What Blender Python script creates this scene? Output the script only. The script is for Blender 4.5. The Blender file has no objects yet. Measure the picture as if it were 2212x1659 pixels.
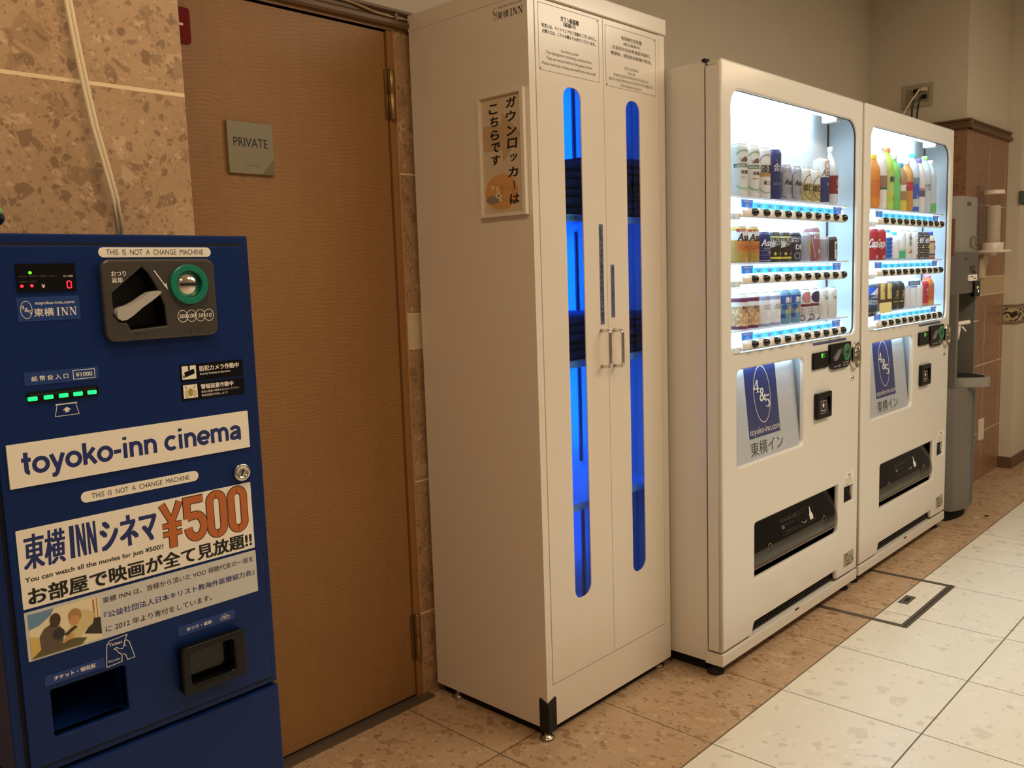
import bpy, bmesh, math, random
from mathutils import Vector, Matrix
random.seed(7)
SC = bpy.context.scene
COL = SC.collection
PI = math.pi

# ------------------------------------------------------------------ camera, world, lights, exposure
cd = bpy.data.cameras.new('camera')
cam = bpy.data.objects.new('camera', cd)
COL.objects.link(cam)
cam.location = (-2.20478, -1.26901, 1.25020)
cam.rotation_euler = (math.radians(83.07268), math.radians(1.87894), math.radians(-46.72036))
cd.sensor_width = 36.0
cd.lens = 1891.342 / 2212 * 36.0
cd.clip_start = 0.02
SC.camera = cam
SC.view_settings.view_transform = 'Standard'
SC.view_settings.look = 'None'
SC.view_settings.gamma = 1.0
SC.view_settings.use_curve_mapping = False
SC.view_settings.exposure = 0.12

SC.cycles.max_bounces = 6
SC.cycles.diffuse_bounces = 3
SC.cycles.glossy_bounces = 3
SC.cycles.transmission_bounces = 2
SC.cycles.transparent_max_bounces = 10
world = bpy.data.worlds.new('world')
SC.world = world
world.use_nodes = True
wb = world.node_tree.nodes['Background']
wb.inputs[0].default_value = (1.0, 0.74, 0.50, 1)
wb.inputs[1].default_value = 0.16


def area(name, loc, rot, size, power, color, spread=180):
    l = bpy.data.lights.new(name, 'AREA')
    l.shape = 'RECTANGLE'
    l.size, l.size_y = size
    l.energy = power
    l.color = color
    l.spread = math.radians(spread)
    o = bpy.data.objects.new(name, l)
    COL.objects.link(o)
    o.location = loc
    o.rotation_euler = rot
    return o


WARM = (1.0, 0.735, 0.475)
WARM2 = (1.0, 0.87, 0.70)
area('ceiling_light_hall', (1.1, -1.55, 2.68), (0, 0, 0), (2.2, 0.5), 46, WARM2)
area('ceiling_light_entry', (-1.95, -0.75, 2.68), (0, 0, 0), (0.35, 0.35), 15.5, WARM)
area('ceiling_light_passage', (-0.6, -1.7, 2.68), (0, 0, 0), (0.5, 0.5), 7.5, WARM)
area('ceiling_light_far', (3.6, -1.9, 2.68), (0, 0, 0), (0.6, 0.6), 9, WARM)
area('ceiling_light_back', (-2.9, -2.3, 2.68), (0, 0, 0), (0.6, 0.6), 4.5, WARM)


# ------------------------------------------------------------------ materials
def lin(c):
    out = []
    for v in c[:3]:
        v = v / 255.0
        out.append(v / 12.92 if v <= 0.04045 else ((v + 0.055) / 1.055) ** 2.4)
    return (out[0], out[1], out[2], 1.0)


MATS = {}


def mat(name, rgb, rough=0.5, metal=0.0, emit=None, spec=None, coat=0.0):
    if name in MATS:
        return MATS[name]
    m = bpy.data.materials.new(name)
    m.use_nodes = True
    b = m.node_tree.nodes['Principled BSDF']
    b.inputs['Base Color'].default_value = lin(rgb)
    b.inputs['Roughness'].default_value = rough
    b.inputs['Metallic'].default_value = metal
    if spec is not None:
        b.inputs['Specular IOR Level'].default_value = spec
    if coat:
        b.inputs['Coat Weight'].default_value = coat
        b.inputs['Coat Roughness'].default_value = 0.12
    if emit:
        b.inputs['Emission Color'].default_value = lin(emit[0])
        b.inputs['Emission Strength'].default_value = emit[1]
    MATS[name] = m
    return m


def glass(name, tint, gloss=1.0, rough=0.03):
    m = bpy.data.materials.new(name)
    m.use_nodes = True
    nt = m.node_tree
    nt.nodes.clear()
    out = nt.nodes.new('ShaderNodeOutputMaterial')
    tr = nt.nodes.new('ShaderNodeBsdfTransparent')
    tr.inputs[0].default_value = tint
    gl = nt.nodes.new('ShaderNodeBsdfGlossy')
    gl.inputs['Roughness'].default_value = rough
    lw = nt.nodes.new('ShaderNodeLayerWeight')
    lw.inputs[0].default_value = 0.5
    pw = nt.nodes.new('ShaderNodeMath')
    pw.operation = 'POWER'
    pw.inputs[1].default_value = 5.0
    mu = nt.nodes.new('ShaderNodeMath')
    mu.operation = 'MULTIPLY_ADD'
    mu.inputs[1].default_value = 0.9 * gloss
    mu.inputs[2].default_value = 0.04 * gloss
    mx = nt.nodes.new('ShaderNodeMixShader')
    L = nt.links.new
    L(lw.outputs['Facing'], pw.inputs[0])
    L(pw.outputs[0], mu.inputs[0])
    L(mu.outputs[0], mx.inputs[0])
    L(tr.outputs[0], mx.inputs[1])
    L(gl.outputs[0], mx.inputs[2])
    L(mx.outputs[0], out.inputs[0])
    return m


class NT:
    """small node-tree helper"""
    def __init__(s, name, rough=0.4):
        s.m = bpy.data.materials.new(name)
        s.m.use_nodes = True
        s.t = s.m.node_tree
        s.b = s.t.nodes['Principled BSDF']
        s.b.inputs['Roughness'].default_value = rough
        tc = s.t.nodes.new('ShaderNodeTexCoord')
        s.co = tc.outputs['Object']

    def put(s, sock, v):
        if isinstance(v, bpy.types.NodeSocket):
            s.t.links.new(v, sock)
        else:
            sock.default_value = v

    def math(s, op, a, b=0.0, c=None):
        n = s.t.nodes.new('ShaderNodeMath')
        n.operation = op
        s.put(n.inputs[0], a)
        s.put(n.inputs[1], b)
        if c is not None:
            s.put(n.inputs[2], c)
        return n.outputs[0]

    def mix(s, f, a, b):
        n = s.t.nodes.new('ShaderNodeMix')
        n.data_type = 'RGBA'
        s.put(n.inputs['Factor'], f)
        s.put(n.inputs['A'], a)
        s.put(n.inputs['B'], b)
        return n.outputs['Result'] if n.outputs['Result'].type == 'RGBA' else n.outputs[2]

    def mixrgb(s, f, a, b):
        n = s.t.nodes.new('ShaderNodeMixRGB')
        s.put(n.inputs[0], f)
        s.put(n.inputs[1], a)
        s.put(n.inputs[2], b)
        return n.outputs[0]

    def sep(s, v):
        n = s.t.nodes.new('ShaderNodeSeparateXYZ')
        s.put(n.inputs[0], v)
        return n.outputs

    def mapping(s, v, scale=(1, 1, 1), rot=(0, 0, 0), loc=(0, 0, 0)):
        n = s.t.nodes.new('ShaderNodeMapping')
        s.put(n.inputs['Vector'], v)
        n.inputs['Scale'].default_value = scale
        n.inputs['Rotation'].default_value = rot
        n.inputs['Location'].default_value = loc
        return n.outputs[0]

    def noise(s, v, scale, detail=3.0, rough=0.5, color=False):
        n = s.t.nodes.new('ShaderNodeTexNoise')
        s.put(n.inputs['Vector'], v)
        n.inputs['Scale'].default_value = scale
        n.inputs['Detail'].default_value = detail
        n.inputs['Roughness'].default_value = rough
        return n.outputs['Color'] if color else n.outputs[0]

    def vadd(s, a, b, k):
        n = s.t.nodes.new('ShaderNodeVectorMath')
        n.operation = 'MULTIPLY_ADD'
        s.put(n.inputs[0], b)
        n.inputs[1].default_value = (k, k, k)
        s.put(n.inputs[2], a)
        return n.outputs[0]

    def chips(s, v, scale, density, rmax, soft=0.06):
        """mask and tone of irregular stone chips"""
        n = s.t.nodes.new('ShaderNodeTexVoronoi')
        e = s.t.nodes.new('ShaderNodeTexVoronoi')
        e.feature = 'DISTANCE_TO_EDGE'
        for q in (n, e):
            q.voronoi_dimensions = '3D'
            s.put(q.inputs['Vector'], v)
            q.inputs['Scale'].default_value = scale
        sc = s.t.nodes.new('ShaderNodeSeparateColor')
        s.put(sc.inputs[0], n.outputs['Color'])
        on = s.math('LESS_THAN', sc.outputs[0], density)
        t_ = s.math('MULTIPLY_ADD', sc.outputs[1], 0.5 - rmax, 0.03)
        d = s.math('DIVIDE', s.math('SUBTRACT', e.outputs['Distance'], t_), soft * 0.5)
        cl = s.t.nodes.new('ShaderNodeClamp')
        s.put(cl.inputs[0], d)
        return s.math('MULTIPLY', on, cl.outputs[0]), sc.outputs[2]

    def line(s, coord, start, pitch, half):
        """1 on joint lines at start + k * pitch"""
        a = s.math('SUBTRACT', coord, start)
        a = s.math('DIVIDE', a, pitch)
        r = s.math('ROUND', a)
        d = s.math('ABSOLUTE', s.math('SUBTRACT', a, r))
        return s.math('LESS_THAN', d, half / pitch)

    def stone(s, base, dark, light, mott=0.28, big=1.0, fine=True):
        v = s.vadd(s.co, s.noise(s.co, 60, 2, 0.65, True), 0.011)
        n0 = s.noise(s.co, 11, 6, 0.7)
        c = s.mixrgb(s.math('MULTIPLY_ADD', n0, 2.0, -0.5), dark, light)
        c = s.mixrgb(1.0 - mott, c, base)
        for (sc_, de, rm, rot, asp, k) in ((21, 0.10 * big, 0.36, 0.6, 0.84, 0.55), (36, 0.13, 0.36, 2.0, 0.72, 0.8), (66, 0.14, 0.36, 1.1, 0.7, 0.85), (125, 0.15, 0.38, 0.2, 0.7, 0.8), (240, 0.16, 0.40, 0.9, 0.8, 0.6))[:5 if fine else 4]:
            vm = s.mapping(v, (1, asp, 1.25 - asp * 0.3), (0.5, rot, rot), (3.1 * sc_, 1.7, 0.9))
            mk, tone = s.chips(vm, sc_, de, rm)
            cc = s.mixrgb(s.math('GREATER_THAN', tone, 0.72), dark, light)
            fm = s.math('MULTIPLY', mk, s.math('MULTIPLY_ADD', tone, -0.5 * k, k))
            c = s.mixrgb(fm, c, cc)
        return c


def make_floor():
    n = NT('stone_floor', 0.22)
    x, y, z = n.sep(n.co)
    brown = n.stone(lin((188, 158, 124)), lin((146, 112, 80)), lin((212, 186, 152)), 0.22, 0.7, False)
    v = n.vadd(n.co, n.noise(n.co, 40, 3, 0.6, True), 0.015)
    cr = n.mixrgb(n.noise(n.co, 5, 7, 0.65), lin((229, 224, 206)), lin((241, 237, 223)))
    for (sc_, de, rm, rot, k) in ((20, 0.07, 0.34, 0.7, 0.30), (36, 0.08, 0.36, 1.7, 0.36), (80, 0.06, 0.38, 0.3, 0.4)):
        mk, tone = n.chips(n.mapping(v, (1, 0.9, 1), (0, 0, rot), (2.2, 1.3, 0.35)), sc_, de, rm)
        cc = n.mixrgb(n.math('GREATER_THAN', tone, 0.6), lin((186, 180, 160)), lin((248, 244, 231)))
        cr = n.mixrgb(n.math('MULTIPLY', mk, k), cr, cc)
    isb = n.math('GREATER_THAN', y, -0.1185)
    c = n.mixrgb(isb, cr, brown)
    ln = n.math('MAXIMUM', n.line(x, 0.136, 0.4, 0.0017), n.line(y, -0.1185, 0.4, 0.0022))
    c = n.mixrgb(n.math('MULTIPLY', ln, 0.9), c, lin((78, 60, 42)))
    n.put(n.b.inputs['Base Color'], c)
    n.put(n.b.inputs['Roughness'], n.math('MULTIPLY_ADD', ln, 0.5, 0.24))
    return n.m


def make_marble(name, zlines, xlines, band=None, base=(182, 148, 112), dark=(134, 106, 78), light=(218, 188, 150), thick=0.0022, bandc=None):
    n = NT(name, 0.3)
    x, y, z = n.sep(n.co)
    c = n.stone(lin(base), lin(dark), lin(light))
    if band:
        inb = n.math('MULTIPLY', n.math('GREATER_THAN', z, band[0]), n.math('LESS_THAN', z, band[1]))
        cb = n.mixrgb(n.noise(n.co, 20, 4), lin(bandc[0]), lin(bandc[1]))
        c = n.mixrgb(inb, c, cb)
    ln = None
    for zz in zlines:
        a = n.math('LESS_THAN', n.math('ABSOLUTE', n.math('SUBTRACT', z, zz)), thick)
        ln = a if ln is None else n.math('MAXIMUM', ln, a)
    for xx in xlines:
        a = n.math('LESS_THAN', n.math('ABSOLUTE', n.math('SUBTRACT', x, xx)), thick * 0.8)
        ln = n.math('MAXIMUM', ln, a)
    c = n.mixrgb(ln, c, lin((238, 212, 172)))
    n.put(n.b.inputs['Base Color'], c)
    return n.m


def make_wood():
    n = NT('figured_wood', 0.5)
    x, y, z = n.sep(n.co)
    ph = n.math('MULTIPLY_ADD', n.noise(n.mapping(n.co, (1.0, 1, 0.8)), 3.2, 3, 0.55), 0.085, z)
    ph = n.math('MULTIPLY_ADD', n.noise(n.mapping(n.co, (1.0, 1, 2.0)), 16, 2), 0.012, ph)
    rip = n.math('MULTIPLY_ADD', n.math('SINE', n.math('MULTIPLY', ph, 640.0)), 0.5, 0.5)
    rip = n.math('MULTIPLY', rip, n.math('MULTIPLY_ADD', n.noise(n.mapping(n.co, (2.2, 1, 0.6)), 9, 3, 0.6), 1.3, -0.1))
    fine = n.noise(n.mapping(n.co, (1, 1, 11)), 30, 3, 0.6)
    grain = n.noise(n.mapping(n.co, (60, 1, 1.2)), 3.0, 4, 0.6)
    broad = n.noise(n.co, 2.0, 3)
    f = n.math('MULTIPLY_ADD', rip, 0.27, n.math('MULTIPLY', fine, 0.48))
    f = n.math('MULTIPLY_ADD', grain, 0.26, f)
    f = n.math('MULTIPLY_ADD', broad, 0.30, n.math('SUBTRACT', f, 0.10))
    c = n.mixrgb(f, lin((116, 78, 38)), lin((178, 130, 76)))
    n.put(n.b.inputs['Base Color'], c)
    return n.m


def make_plaster(name, rgb):
    n = NT(name, 0.75)
    a = lin(rgb)
    b = tuple(v * 0.93 for v in a[:3]) + (1,)
    n.put(n.b.inputs['Base Color'], n.mixrgb(n.noise(n.co, 55, 3), a, b))
    bp = n.t.nodes.new('ShaderNodeBump')
    bp.inputs['Strength'].default_value = 0.08
    n.put(bp.inputs['Height'], n.noise(n.co, 260, 2))
    n.put(n.b.inputs['Normal'], bp.outputs[0])
    return n.m


def make_frieze():
    n = NT('leaf_scroll_border', 0.6)
    x, y, z = n.sep(n.co)
    v = n.vadd(n.co, n.noise(n.co, 16, 2, 0.5, True), 0.09)
    w = n.t.nodes.new('ShaderNodeTexWave')
    w.wave_type = 'RINGS'
    n.put(w.inputs['Vector'], n.mapping(v, (1.0, 1.0, 1.0)))
    w.inputs['Scale'].default_value = 9
    w.inputs['Distortion'].default_value = 9
    w.inputs['Detail'].default_value = 2
    f = n.math('GREATER_THAN', w.outputs[1], 0.5)
    d = n.math('ABSOLUTE', n.math('SUBTRACT', z, 0.935))
    edge = n.math('GREATER_THAN', d, 0.038)
    c = n.mixrgb(f, lin((52, 38, 24)), lin((186, 168, 128)))
    c = n.mixrgb(edge, c, lin((146, 128, 92)))
    n.put(n.b.inputs['Base Color'], c)
    return n.m


FLOOR = make_floor()
MARBLE_L = make_marble('marble_left', (1.555, 1.955, 1.155, 0.66, 0.255), (-2.05, -2.6), thick=0.0028)
MARBLE_B = make_marble('marble_back', (1.552, 1.155, 1.055, 0.66, 0.255), (-0.12, 0.28, 0.68), (1.055, 1.155), base=(172, 132, 92), bandc=((206, 186, 148), (226, 208, 172)))
MARBLE_R = make_marble('marble_right', (1.563, 1.167, 1.065, 0.669, 0.276), (3.284, 3.6), (1.065, 1.167), base=(148, 106, 74), dark=(122, 86, 58), light=(168, 130, 94), bandc=((176, 150, 112), (192, 166, 126)))
WOOD = make_wood()
PLASTER = make_plaster('warm_white_plaster', (214, 200, 176))
CEIL = make_plaster('ceiling_white', (226, 216, 198))
TRIMW = mat('dark_brown_moulding', (104, 76, 50), 0.45)
WHITE = mat('white_enamel', (232, 226, 214), 0.22, coat=0.25)
WHITE2 = mat('cream_white_enamel', (234, 222, 204), 0.26, coat=0.2)
IVORY = mat('ivory_plastic', (226, 212, 190), 0.35)
BLACK = mat('black_plastic', (13, 12, 12), 0.22, spec=0.3)
DARK = mat('dark_recess', (9, 8, 8), 0.8)
DGREY = mat('dark_grey_plastic', (58, 54, 50), 0.4)
MGREY = mat('mid_grey_plastic', (120, 116, 110), 0.4)
LGREY = mat('light_grey_plastic', (178, 174, 166), 0.4)
CHROME = mat('chrome', (222, 214, 202), 0.12, 1.0)
BRASS = mat('aged_brass', (150, 126, 84), 0.35, 0.9)
STEEL = mat('brushed_steel', (170, 160, 146), 0.32, 1.0)
BLUE = mat('navy_painted_steel', (9, 39, 96), 0.4, spec=0.25)
BLUE2 = mat('blue_label', (20, 56, 124), 0.45)
PAPER = mat('white_sticker', (246, 238, 222), 0.45)
PRINTW = mat('white_print', (236, 230, 220), 0.5)
PRINTK = mat('black_print', (22, 20, 18), 0.5)
PRINTG = mat('grey_print', (92, 84, 74), 0.5)
NAVYP = mat('navy_print', (30, 44, 108), 0.5)
ORANGEP = mat('orange_print', (192, 104, 48), 0.5)
GREYP = mat('grey_paper', (206, 204, 200), 0.5)
TEAL = mat('teal_plastic', (10, 122, 98), 0.35)
RUBBER = mat('black_rubber', (24, 20, 18), 0.7)


# ------------------------------------------------------------------ mesh helper
_TXT = {}


def text_geo(body, res=3):
    if (body, res) in _TXT:
        return _TXT[(body, res)]
    c = bpy.data.curves.new('lettering', 'FONT')
    c.body = body
    c.size = 1.0
    c.resolution_u = res
    o = bpy.data.objects.new('lettering', c)
    COL.objects.link(o)
    bpy.context.view_layer.update()
    me = o.to_mesh()
    v = [(p.co.x, p.co.y) for p in me.vertices]
    f = [tuple(q.vertices) for q in me.polygons]
    o.to_mesh_clear()
    bpy.data.objects.remove(o)
    bpy.data.curves.remove(c)
    _TXT[(body, res)] = (v, f)
    return v, f


def rrect(x0, x1, z0, z1, r, n=6):
    """rounded rectangle outline, r = one radius or (bl, br, tr, tl)"""
    rs = r if isinstance(r, (tuple, list)) else (r, r, r, r)
    out = []
    for (cx, cz, a0, rr) in ((x0 + rs[0], z0 + rs[0], PI, rs[0]), (x1 - rs[1], z0 + rs[1], 1.5 * PI, rs[1]), (x1 - rs[2], z1 - rs[2], 0, rs[2]), (x0 + rs[3], z1 - rs[3], 0.5 * PI, rs[3])):
        for i in range(n + 1):
            a = a0 + 0.5 * PI * i / n
            out.append((cx + rr * math.cos(a), cz + rr * math.sin(a)))
    return out


def ellipse(cx, cz, rx, rz, n=32, a0=0.0, a1=2 * PI):
    full = abs(a1 - a0 - 2 * PI) < 1e-6
    k = n if full else n + 1
    return [(cx + rx * math.cos(a0 + (a1 - a0) * i / n), cz + rz * math.sin(a0 + (a1 - a0) * i / n)) for i in range(k)]


class M:
    def __init__(s, off=None):
        s.v, s.f, s.k, s.sm, s.mats = [], [], [], [], []
        s.warp = None
        s.off = off
        s.e = 0.0

    def mi(s, m):
        if m not in s.mats:
            s.mats.append(m)
        return s.mats.index(m)

    def add(s, vs, fs, m, smooth=False):
        o = len(s.v)
        if s.warp:
            vs = [s.warp(*p) for p in vs]
        if s.off:
            vs = [(p[0] - s.off[0], p[1] - s.off[1], p[2] - s.off[2]) for p in vs]
        s.v += [tuple(p) for p in vs]
        i = s.mi(m)
        for f in fs:
            s.f.append(tuple(o + q for q in f))
            s.k.append(i)
            s.sm.append(smooth)
        return s

    def box(s, x0, x1, y0, y1, z0, z1, m):
        vs = [(x, y, z) for z in (z0, z1) for y in (y0, y1) for x in (x0, x1)]
        return s.add(vs, [(0, 1, 5, 4), (1, 3, 7, 5), (3, 2, 6, 7), (2, 0, 4, 6), (4, 5, 7, 6), (0, 2, 3, 1)], m)

    def prism(s, pts, y0, y1, m, smooth=False):
        """outline in x,z pushed from y0 (front) to y1 (back)"""
        n = len(pts)
        vs = [(p[0], y0, p[1]) for p in pts] + [(p[0], y1, p[1]) for p in pts]
        s.add(vs, [tuple(range(n)), tuple(range(2 * n - 1, n - 1, -1))], m)
        return s.add(vs, [(i, i + n, (i + 1) % n + n, (i + 1) % n) for i in range(n)], m, smooth)

    def poly(s, pts, y, m):
        s.e += 3e-6
        return s.add([(p[0], y - s.e, p[1]) for p in pts], [tuple(range(len(pts)))], m)

    def rect(s, x0, x1, z0, z1, y, m):
        return s.poly([(x0, z0), (x1, z0), (x1, z1), (x0, z1)], y, m)

    def extx(s, prof, x0, x1, m, smooth=False):
        """profile in y,z pushed along x"""
        n = len(prof)
        vs = [(x0, p[0], p[1]) for p in prof] + [(x1, p[0], p[1]) for p in prof]
        s.add(vs, [tuple(range(n)), tuple(range(2 * n - 1, n - 1, -1))], m)
        return s.add(vs, [(i, i + n, (i + 1) % n + n, (i + 1) % n) for i in range(n)], m, smooth)

    def extz(s, prof, z0, z1, m, smooth=False):
        n = len(prof)
        vs = [(p[0], p[1], z0) for p in prof] + [(p[0], p[1], z1) for p in prof]
        s.add(vs, [tuple(range(n)), tuple(range(2 * n - 1, n - 1, -1))], m)
        return s.add(vs, [(i, i + n, (i + 1) % n + n, (i + 1) % n) for i in range(n)], m, smooth)

    def stroke(s, pts, w, y, m, closed=False):
        """flat ribbon of width w along pts in x,z"""
        s.e += 3e-6
        y = y - s.e
        P = [Vector(p) for p in pts]
        if len(P) > 3 and (P[0] - P[-1]).length < 1e-7:
            P.pop()
            closed = True
        n = len(P)
        L, R = [], []
        for i in range(n):
            a = P[i] - P[i - 1] if (i > 0 or closed) else None
            b = P[(i + 1) % n] - P[i] if (i < n - 1 or closed) else None
            a = a.normalized() if a is not None and a.length > 1e-9 else None
            b = b.normalized() if b is not None and b.length > 1e-9 else None
            a = a or b
            b = b or a
            t = (a + b)
            t = t.normalized() if t.length > 1e-6 else a
            nrm = Vector((-t.y, t.x))
            k = max(0.5, abs(nrm.dot(Vector((-a.y, a.x)))))
            ww = w[i] if isinstance(w, (list, tuple)) else w
            L.append(P[i] + nrm * ww / 2 / k)
            R.append(P[i] - nrm * ww / 2 / k)
        vs = [(p.x, y, p.y) for p in L] + [(p.x, y, p.y) for p in R]
        return s.add(vs, [(i, (i + 1) % n, (i + 1) % n + n, i + n) for i in range(n if closed else n - 1)], m)

    def lathe(s, cx, cy, prof, m, n=28, smooth=True, z0=0.0):
        vs, fs = [], []
        for (r, z) in prof:
            for i in range(n):
                a = 2 * PI * i / n
                vs.append((cx + r * math.cos(a), cy + r * math.sin(a), z0 + z))
        for j in range(len(prof) - 1):
            for i in range(n):
                k = (i + 1) % n
                fs.append((j * n + i, j * n + k, (j + 1) * n + k, (j + 1) * n + i))
        s.add(vs, fs, m, smooth)
        if prof[0] == prof[-1]:
            return s
        if prof[0][0] > 1e-6:
            s.add(vs[:n], [tuple(range(n - 1, -1, -1))], m)
        if prof[-1][0] > 1e-6:
            s.add(vs[-n:], [tuple(range(n))], m)
        return s

    def disc(s, cx, cz, prof, m, n=24, smooth=True):
        """turned form round an axis along y: prof of (r, y) from back to front"""
        vs, fs = [], []
        for (r, y) in prof:
            for i in range(n):
                a = 2 * PI * i / n
                vs.append((cx + r * math.cos(a), y, cz + r * math.sin(a)))
        for j in range(len(prof) - 1):
            for i in range(n):
                k = (i + 1) % n
                fs.append((j * n + i, j * n + k, (j + 1) * n + k, (j + 1) * n + i))
        s.add(vs, fs, m, smooth)
        if prof[-1][0] > 1e-6:
            s.add(vs[-n:], [tuple(range(n))], m)
        return s

    def tube(s, pts, r, m, n=10, flat=None):
        P = [Vector(p) for p in pts]
        vs, fs = [], []
        up = Vector((0, 0, 1))
        for i, p in enumerate(P):
            d = (P[min(i + 1, len(P) - 1)] - P[max(i - 1, 0)]).normalized()
            ref = up if abs(d.dot(up)) < 0.95 else Vector((1, 0, 0))
            if flat:
                ref = Vector(flat)
            a = d.cross(ref).normalized()
            b = a.cross(d).normalized()
            for q in range(n):
                t = 2 * PI * q / n
                rr = r if not isinstance(r, tuple) else None
                ra, rb = (r, r) if rr else r
                vs.append(p + a * ra * math.cos(t) + b * rb * math.sin(t))
        for i in range(len(P) - 1):
            for q in range(n):
                k = (q + 1) % n
                fs.append((i * n + q, i * n + k, (i + 1) * n + k, (i + 1) * n + q))
        fs.append(tuple(range(n)))
        fs.append(tuple(range(len(vs) - 1, len(vs) - n - 1, -1)))
        return s.add(vs, fs, m, True)

    def plate(s, outer, holes, y0, y1, m, bevel=0.0, seg=3):
        """slab with holes, outline in x,z, front at y0, back at y1"""
        c = bpy.data.curves.new('outline', 'CURVE')
        c.dimensions = '2D'
        c.fill_mode = 'BOTH'
        for o in [outer] + holes:
            sp = c.splines.new('POLY')
            sp.points.add(len(o) - 1)
            for i, p in enumerate(o):
                sp.points[i].co = (p[0], p[1], 0, 1)
            sp.use_cyclic_u = True
        t = abs(y1 - y0)
        c.extrude = t / 2 - bevel
        c.bevel_depth = bevel
        c.bevel_resolution = seg
        c.offset = -bevel
        ob = bpy.data.objects.new('outline', c)
        COL.objects.link(ob)
        bpy.context.view_layer.update()
        me = ob.to_mesh()
        yc = (y0 + y1) / 2
        vs = [(p.co.x, yc - p.co.z, p.co.y) for p in me.vertices]
        fl = [tuple(q.vertices) for q in me.polygons if len(set(q.vertices)) > 2]
        s.add(vs, fl, m, bevel > 0.004)
        ob.to_mesh_clear()
        bpy.data.objects.remove(ob)
        bpy.data.curves.remove(c)
        return s

    def text(s, body, x0, x1, z0, z1, y, m, bold=0.0, slant=0.0, res=3, keep=None):
        """lettering fitted into the box x0..x1, z0..z1; keep='l','c' keeps proportions"""
        v, f = text_geo(body, res)
        if not v:
            return s
        ax, bx = min(p[0] for p in v), max(p[0] for p in v)
        az, bz = min(p[1] for p in v), max(p[1] for p in v)
        sx = (x1 - x0) / max(bx - ax, 1e-6)
        sz = (z1 - z0) / max(bz - az, 1e-6)
        if keep:
            sx = min(sx, sz)
            wid = sx * (bx - ax)
            x0 = x0 if keep == 'l' else (x0 + x1) / 2 - wid / 2
        base = [(x0 + (p[0] - ax) * sx + slant * (p[1] - az) * sz, z0 + (p[1] - az) * sz) for p in v]
        b = bold * (z1 - z0)
        for (dx, dz) in (((0, 0),) if not bold else ((-b, -b * 0.6), (b, -b * 0.6), (-b, b * 0.6), (b, b * 0.6), (0, 0))):
            s.e += 3e-6
            s.add([(p[0] + dx, y - s.e, p[1] + dz) for p in base], f, m)
        return s

    def build(s, name, parent=None, loc=None, bevel=0.0, seg=2, normals=True):
        """one mesh object; verts are given in the frame of the thing's base"""
        me = bpy.data.meshes.new(name)
        me.from_pydata(s.v, [], s.f)
        for m in s.mats:
            me.materials.append(m)
        me.polygons.foreach_set('material_index', s.k)
        me.polygons.foreach_set('use_smooth', s.sm)
        if normals:
            bm = bmesh.new()
            bm.from_mesh(me)
            bmesh.ops.recalc_face_normals(bm, faces=bm.faces)
            bm.to_mesh(me)
            bm.free()
        me.update()
        o = bpy.data.objects.new(name, me)
        COL.objects.link(o)
        if parent:
            o.parent = parent
        if loc:
            o.location = loc
        if bevel:
            b = o.modifiers.new('edge', 'BEVEL')
            b.width = bevel
            b.segments = seg
            b.limit_method = 'ANGLE'
            b.angle_limit = math.radians(40)
        return o


def tag(o, label, cat, group=None):
    o['label'] = label
    o['category'] = cat
    if group:
        o['group'] = group
    return o


def thing(name, label, cat, loc=(0, 0, 0), rz=0.0, group=None):
    o = bpy.data.objects.new(name, None)
    o.empty_display_size = 0.05
    COL.objects.link(o)
    o.location = loc
    o.rotation_euler = (0, 0, rz)
    return tag(o, label, cat, group)


def struct(o):
    o['kind'] = 'structure'
    return o


def copy_tree(o, parent=None):
    c = o.copy()
    COL.objects.link(c)
    if parent:
        c.parent = parent
    for ch in list(o.children):
        copy_tree(ch, c)
    return c


# ------------------------------------------------------------------ lettering built from strokes
def arc(cx, cz, rx, rz, a0, a1, n=14):
    return [(cx + rx * math.cos(math.radians(a0 + (a1 - a0) * i / n)), cz + rz * math.sin(math.radians(a0 + (a1 - a0) * i / n))) for i in range(n + 1)]


W0 = 0.25
GLYPH = {
    'o': (1.08, [arc(0.54, 0.5, 0.415, 0.40, 0, 360, 28)]),
    't': (0.66, [[(0.3, 1.36), (0.3, 0.3)] + arc(0.47, 0.28, 0.17, 0.17, 180, 275, 6), [(0.02, 0.9), (0.6, 0.9)]]),
    'y': (1.0, [[(0.12, 1.02), (0.5, 0.06)], [(0.88, 1.02), (0.5, 0.06), (0.42, -0.16), (0.3, -0.28), (0.1, -0.27)]]),
    'k': (1.02, [[(0.2, 0), (0.2, 1.4)], [(0.26, 0.42), (0.84, 1.02)], [(0.46, 0.62), (0.9, 0.0)]]),
    '-': (0.62, [[(0.06, 0.52), (0.56, 0.52)]]),
    'i': (0.48, [[(0.24, 0), (0.24, 1.0)], [(0.24, 1.2), (0.24, 1.4)]]),
    'n': (1.06, [[(0.2, 0), (0.2, 1.0)], [(0.2, 0.55)] + arc(0.53, 0.56, 0.325, 0.34, 170, 0, 12) + [(0.855, 0)]]),
    'm': (1.6, [[(0.2, 0), (0.2, 1.0)], [(0.2, 0.6)] + arc(0.5, 0.6, 0.3, 0.31, 170, 0, 12) + [(0.8, 0)], [(0.8, 0.6)] + arc(1.1, 0.6, 0.3, 0.31, 170, 0, 12) + [(1.4, 0)]]),
    'c': (1.0, [arc(0.54, 0.5, 0.41, 0.40, 48, 312, 22)]),
    'e': (1.05, [arc(0.54, 0.5, 0.41, 0.40, 0, 318, 24), [(0.16, 0.47), (0.95, 0.47)]]),
    'a': (1.05, [arc(0.5, 0.66, 0.33, 0.24, 165, 0, 10) + [(0.83, 0.2), (0.86, 0.06), (0.96, 0.05)], [(0.83, 0.56), (0.6, 0.52), (0.3, 0.45), (0.17, 0.3), (0.2, 0.15), (0.36, 0.09), (0.6, 0.14), (0.8, 0.32)]]),
    ' ': (0.5, []),
}


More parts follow.
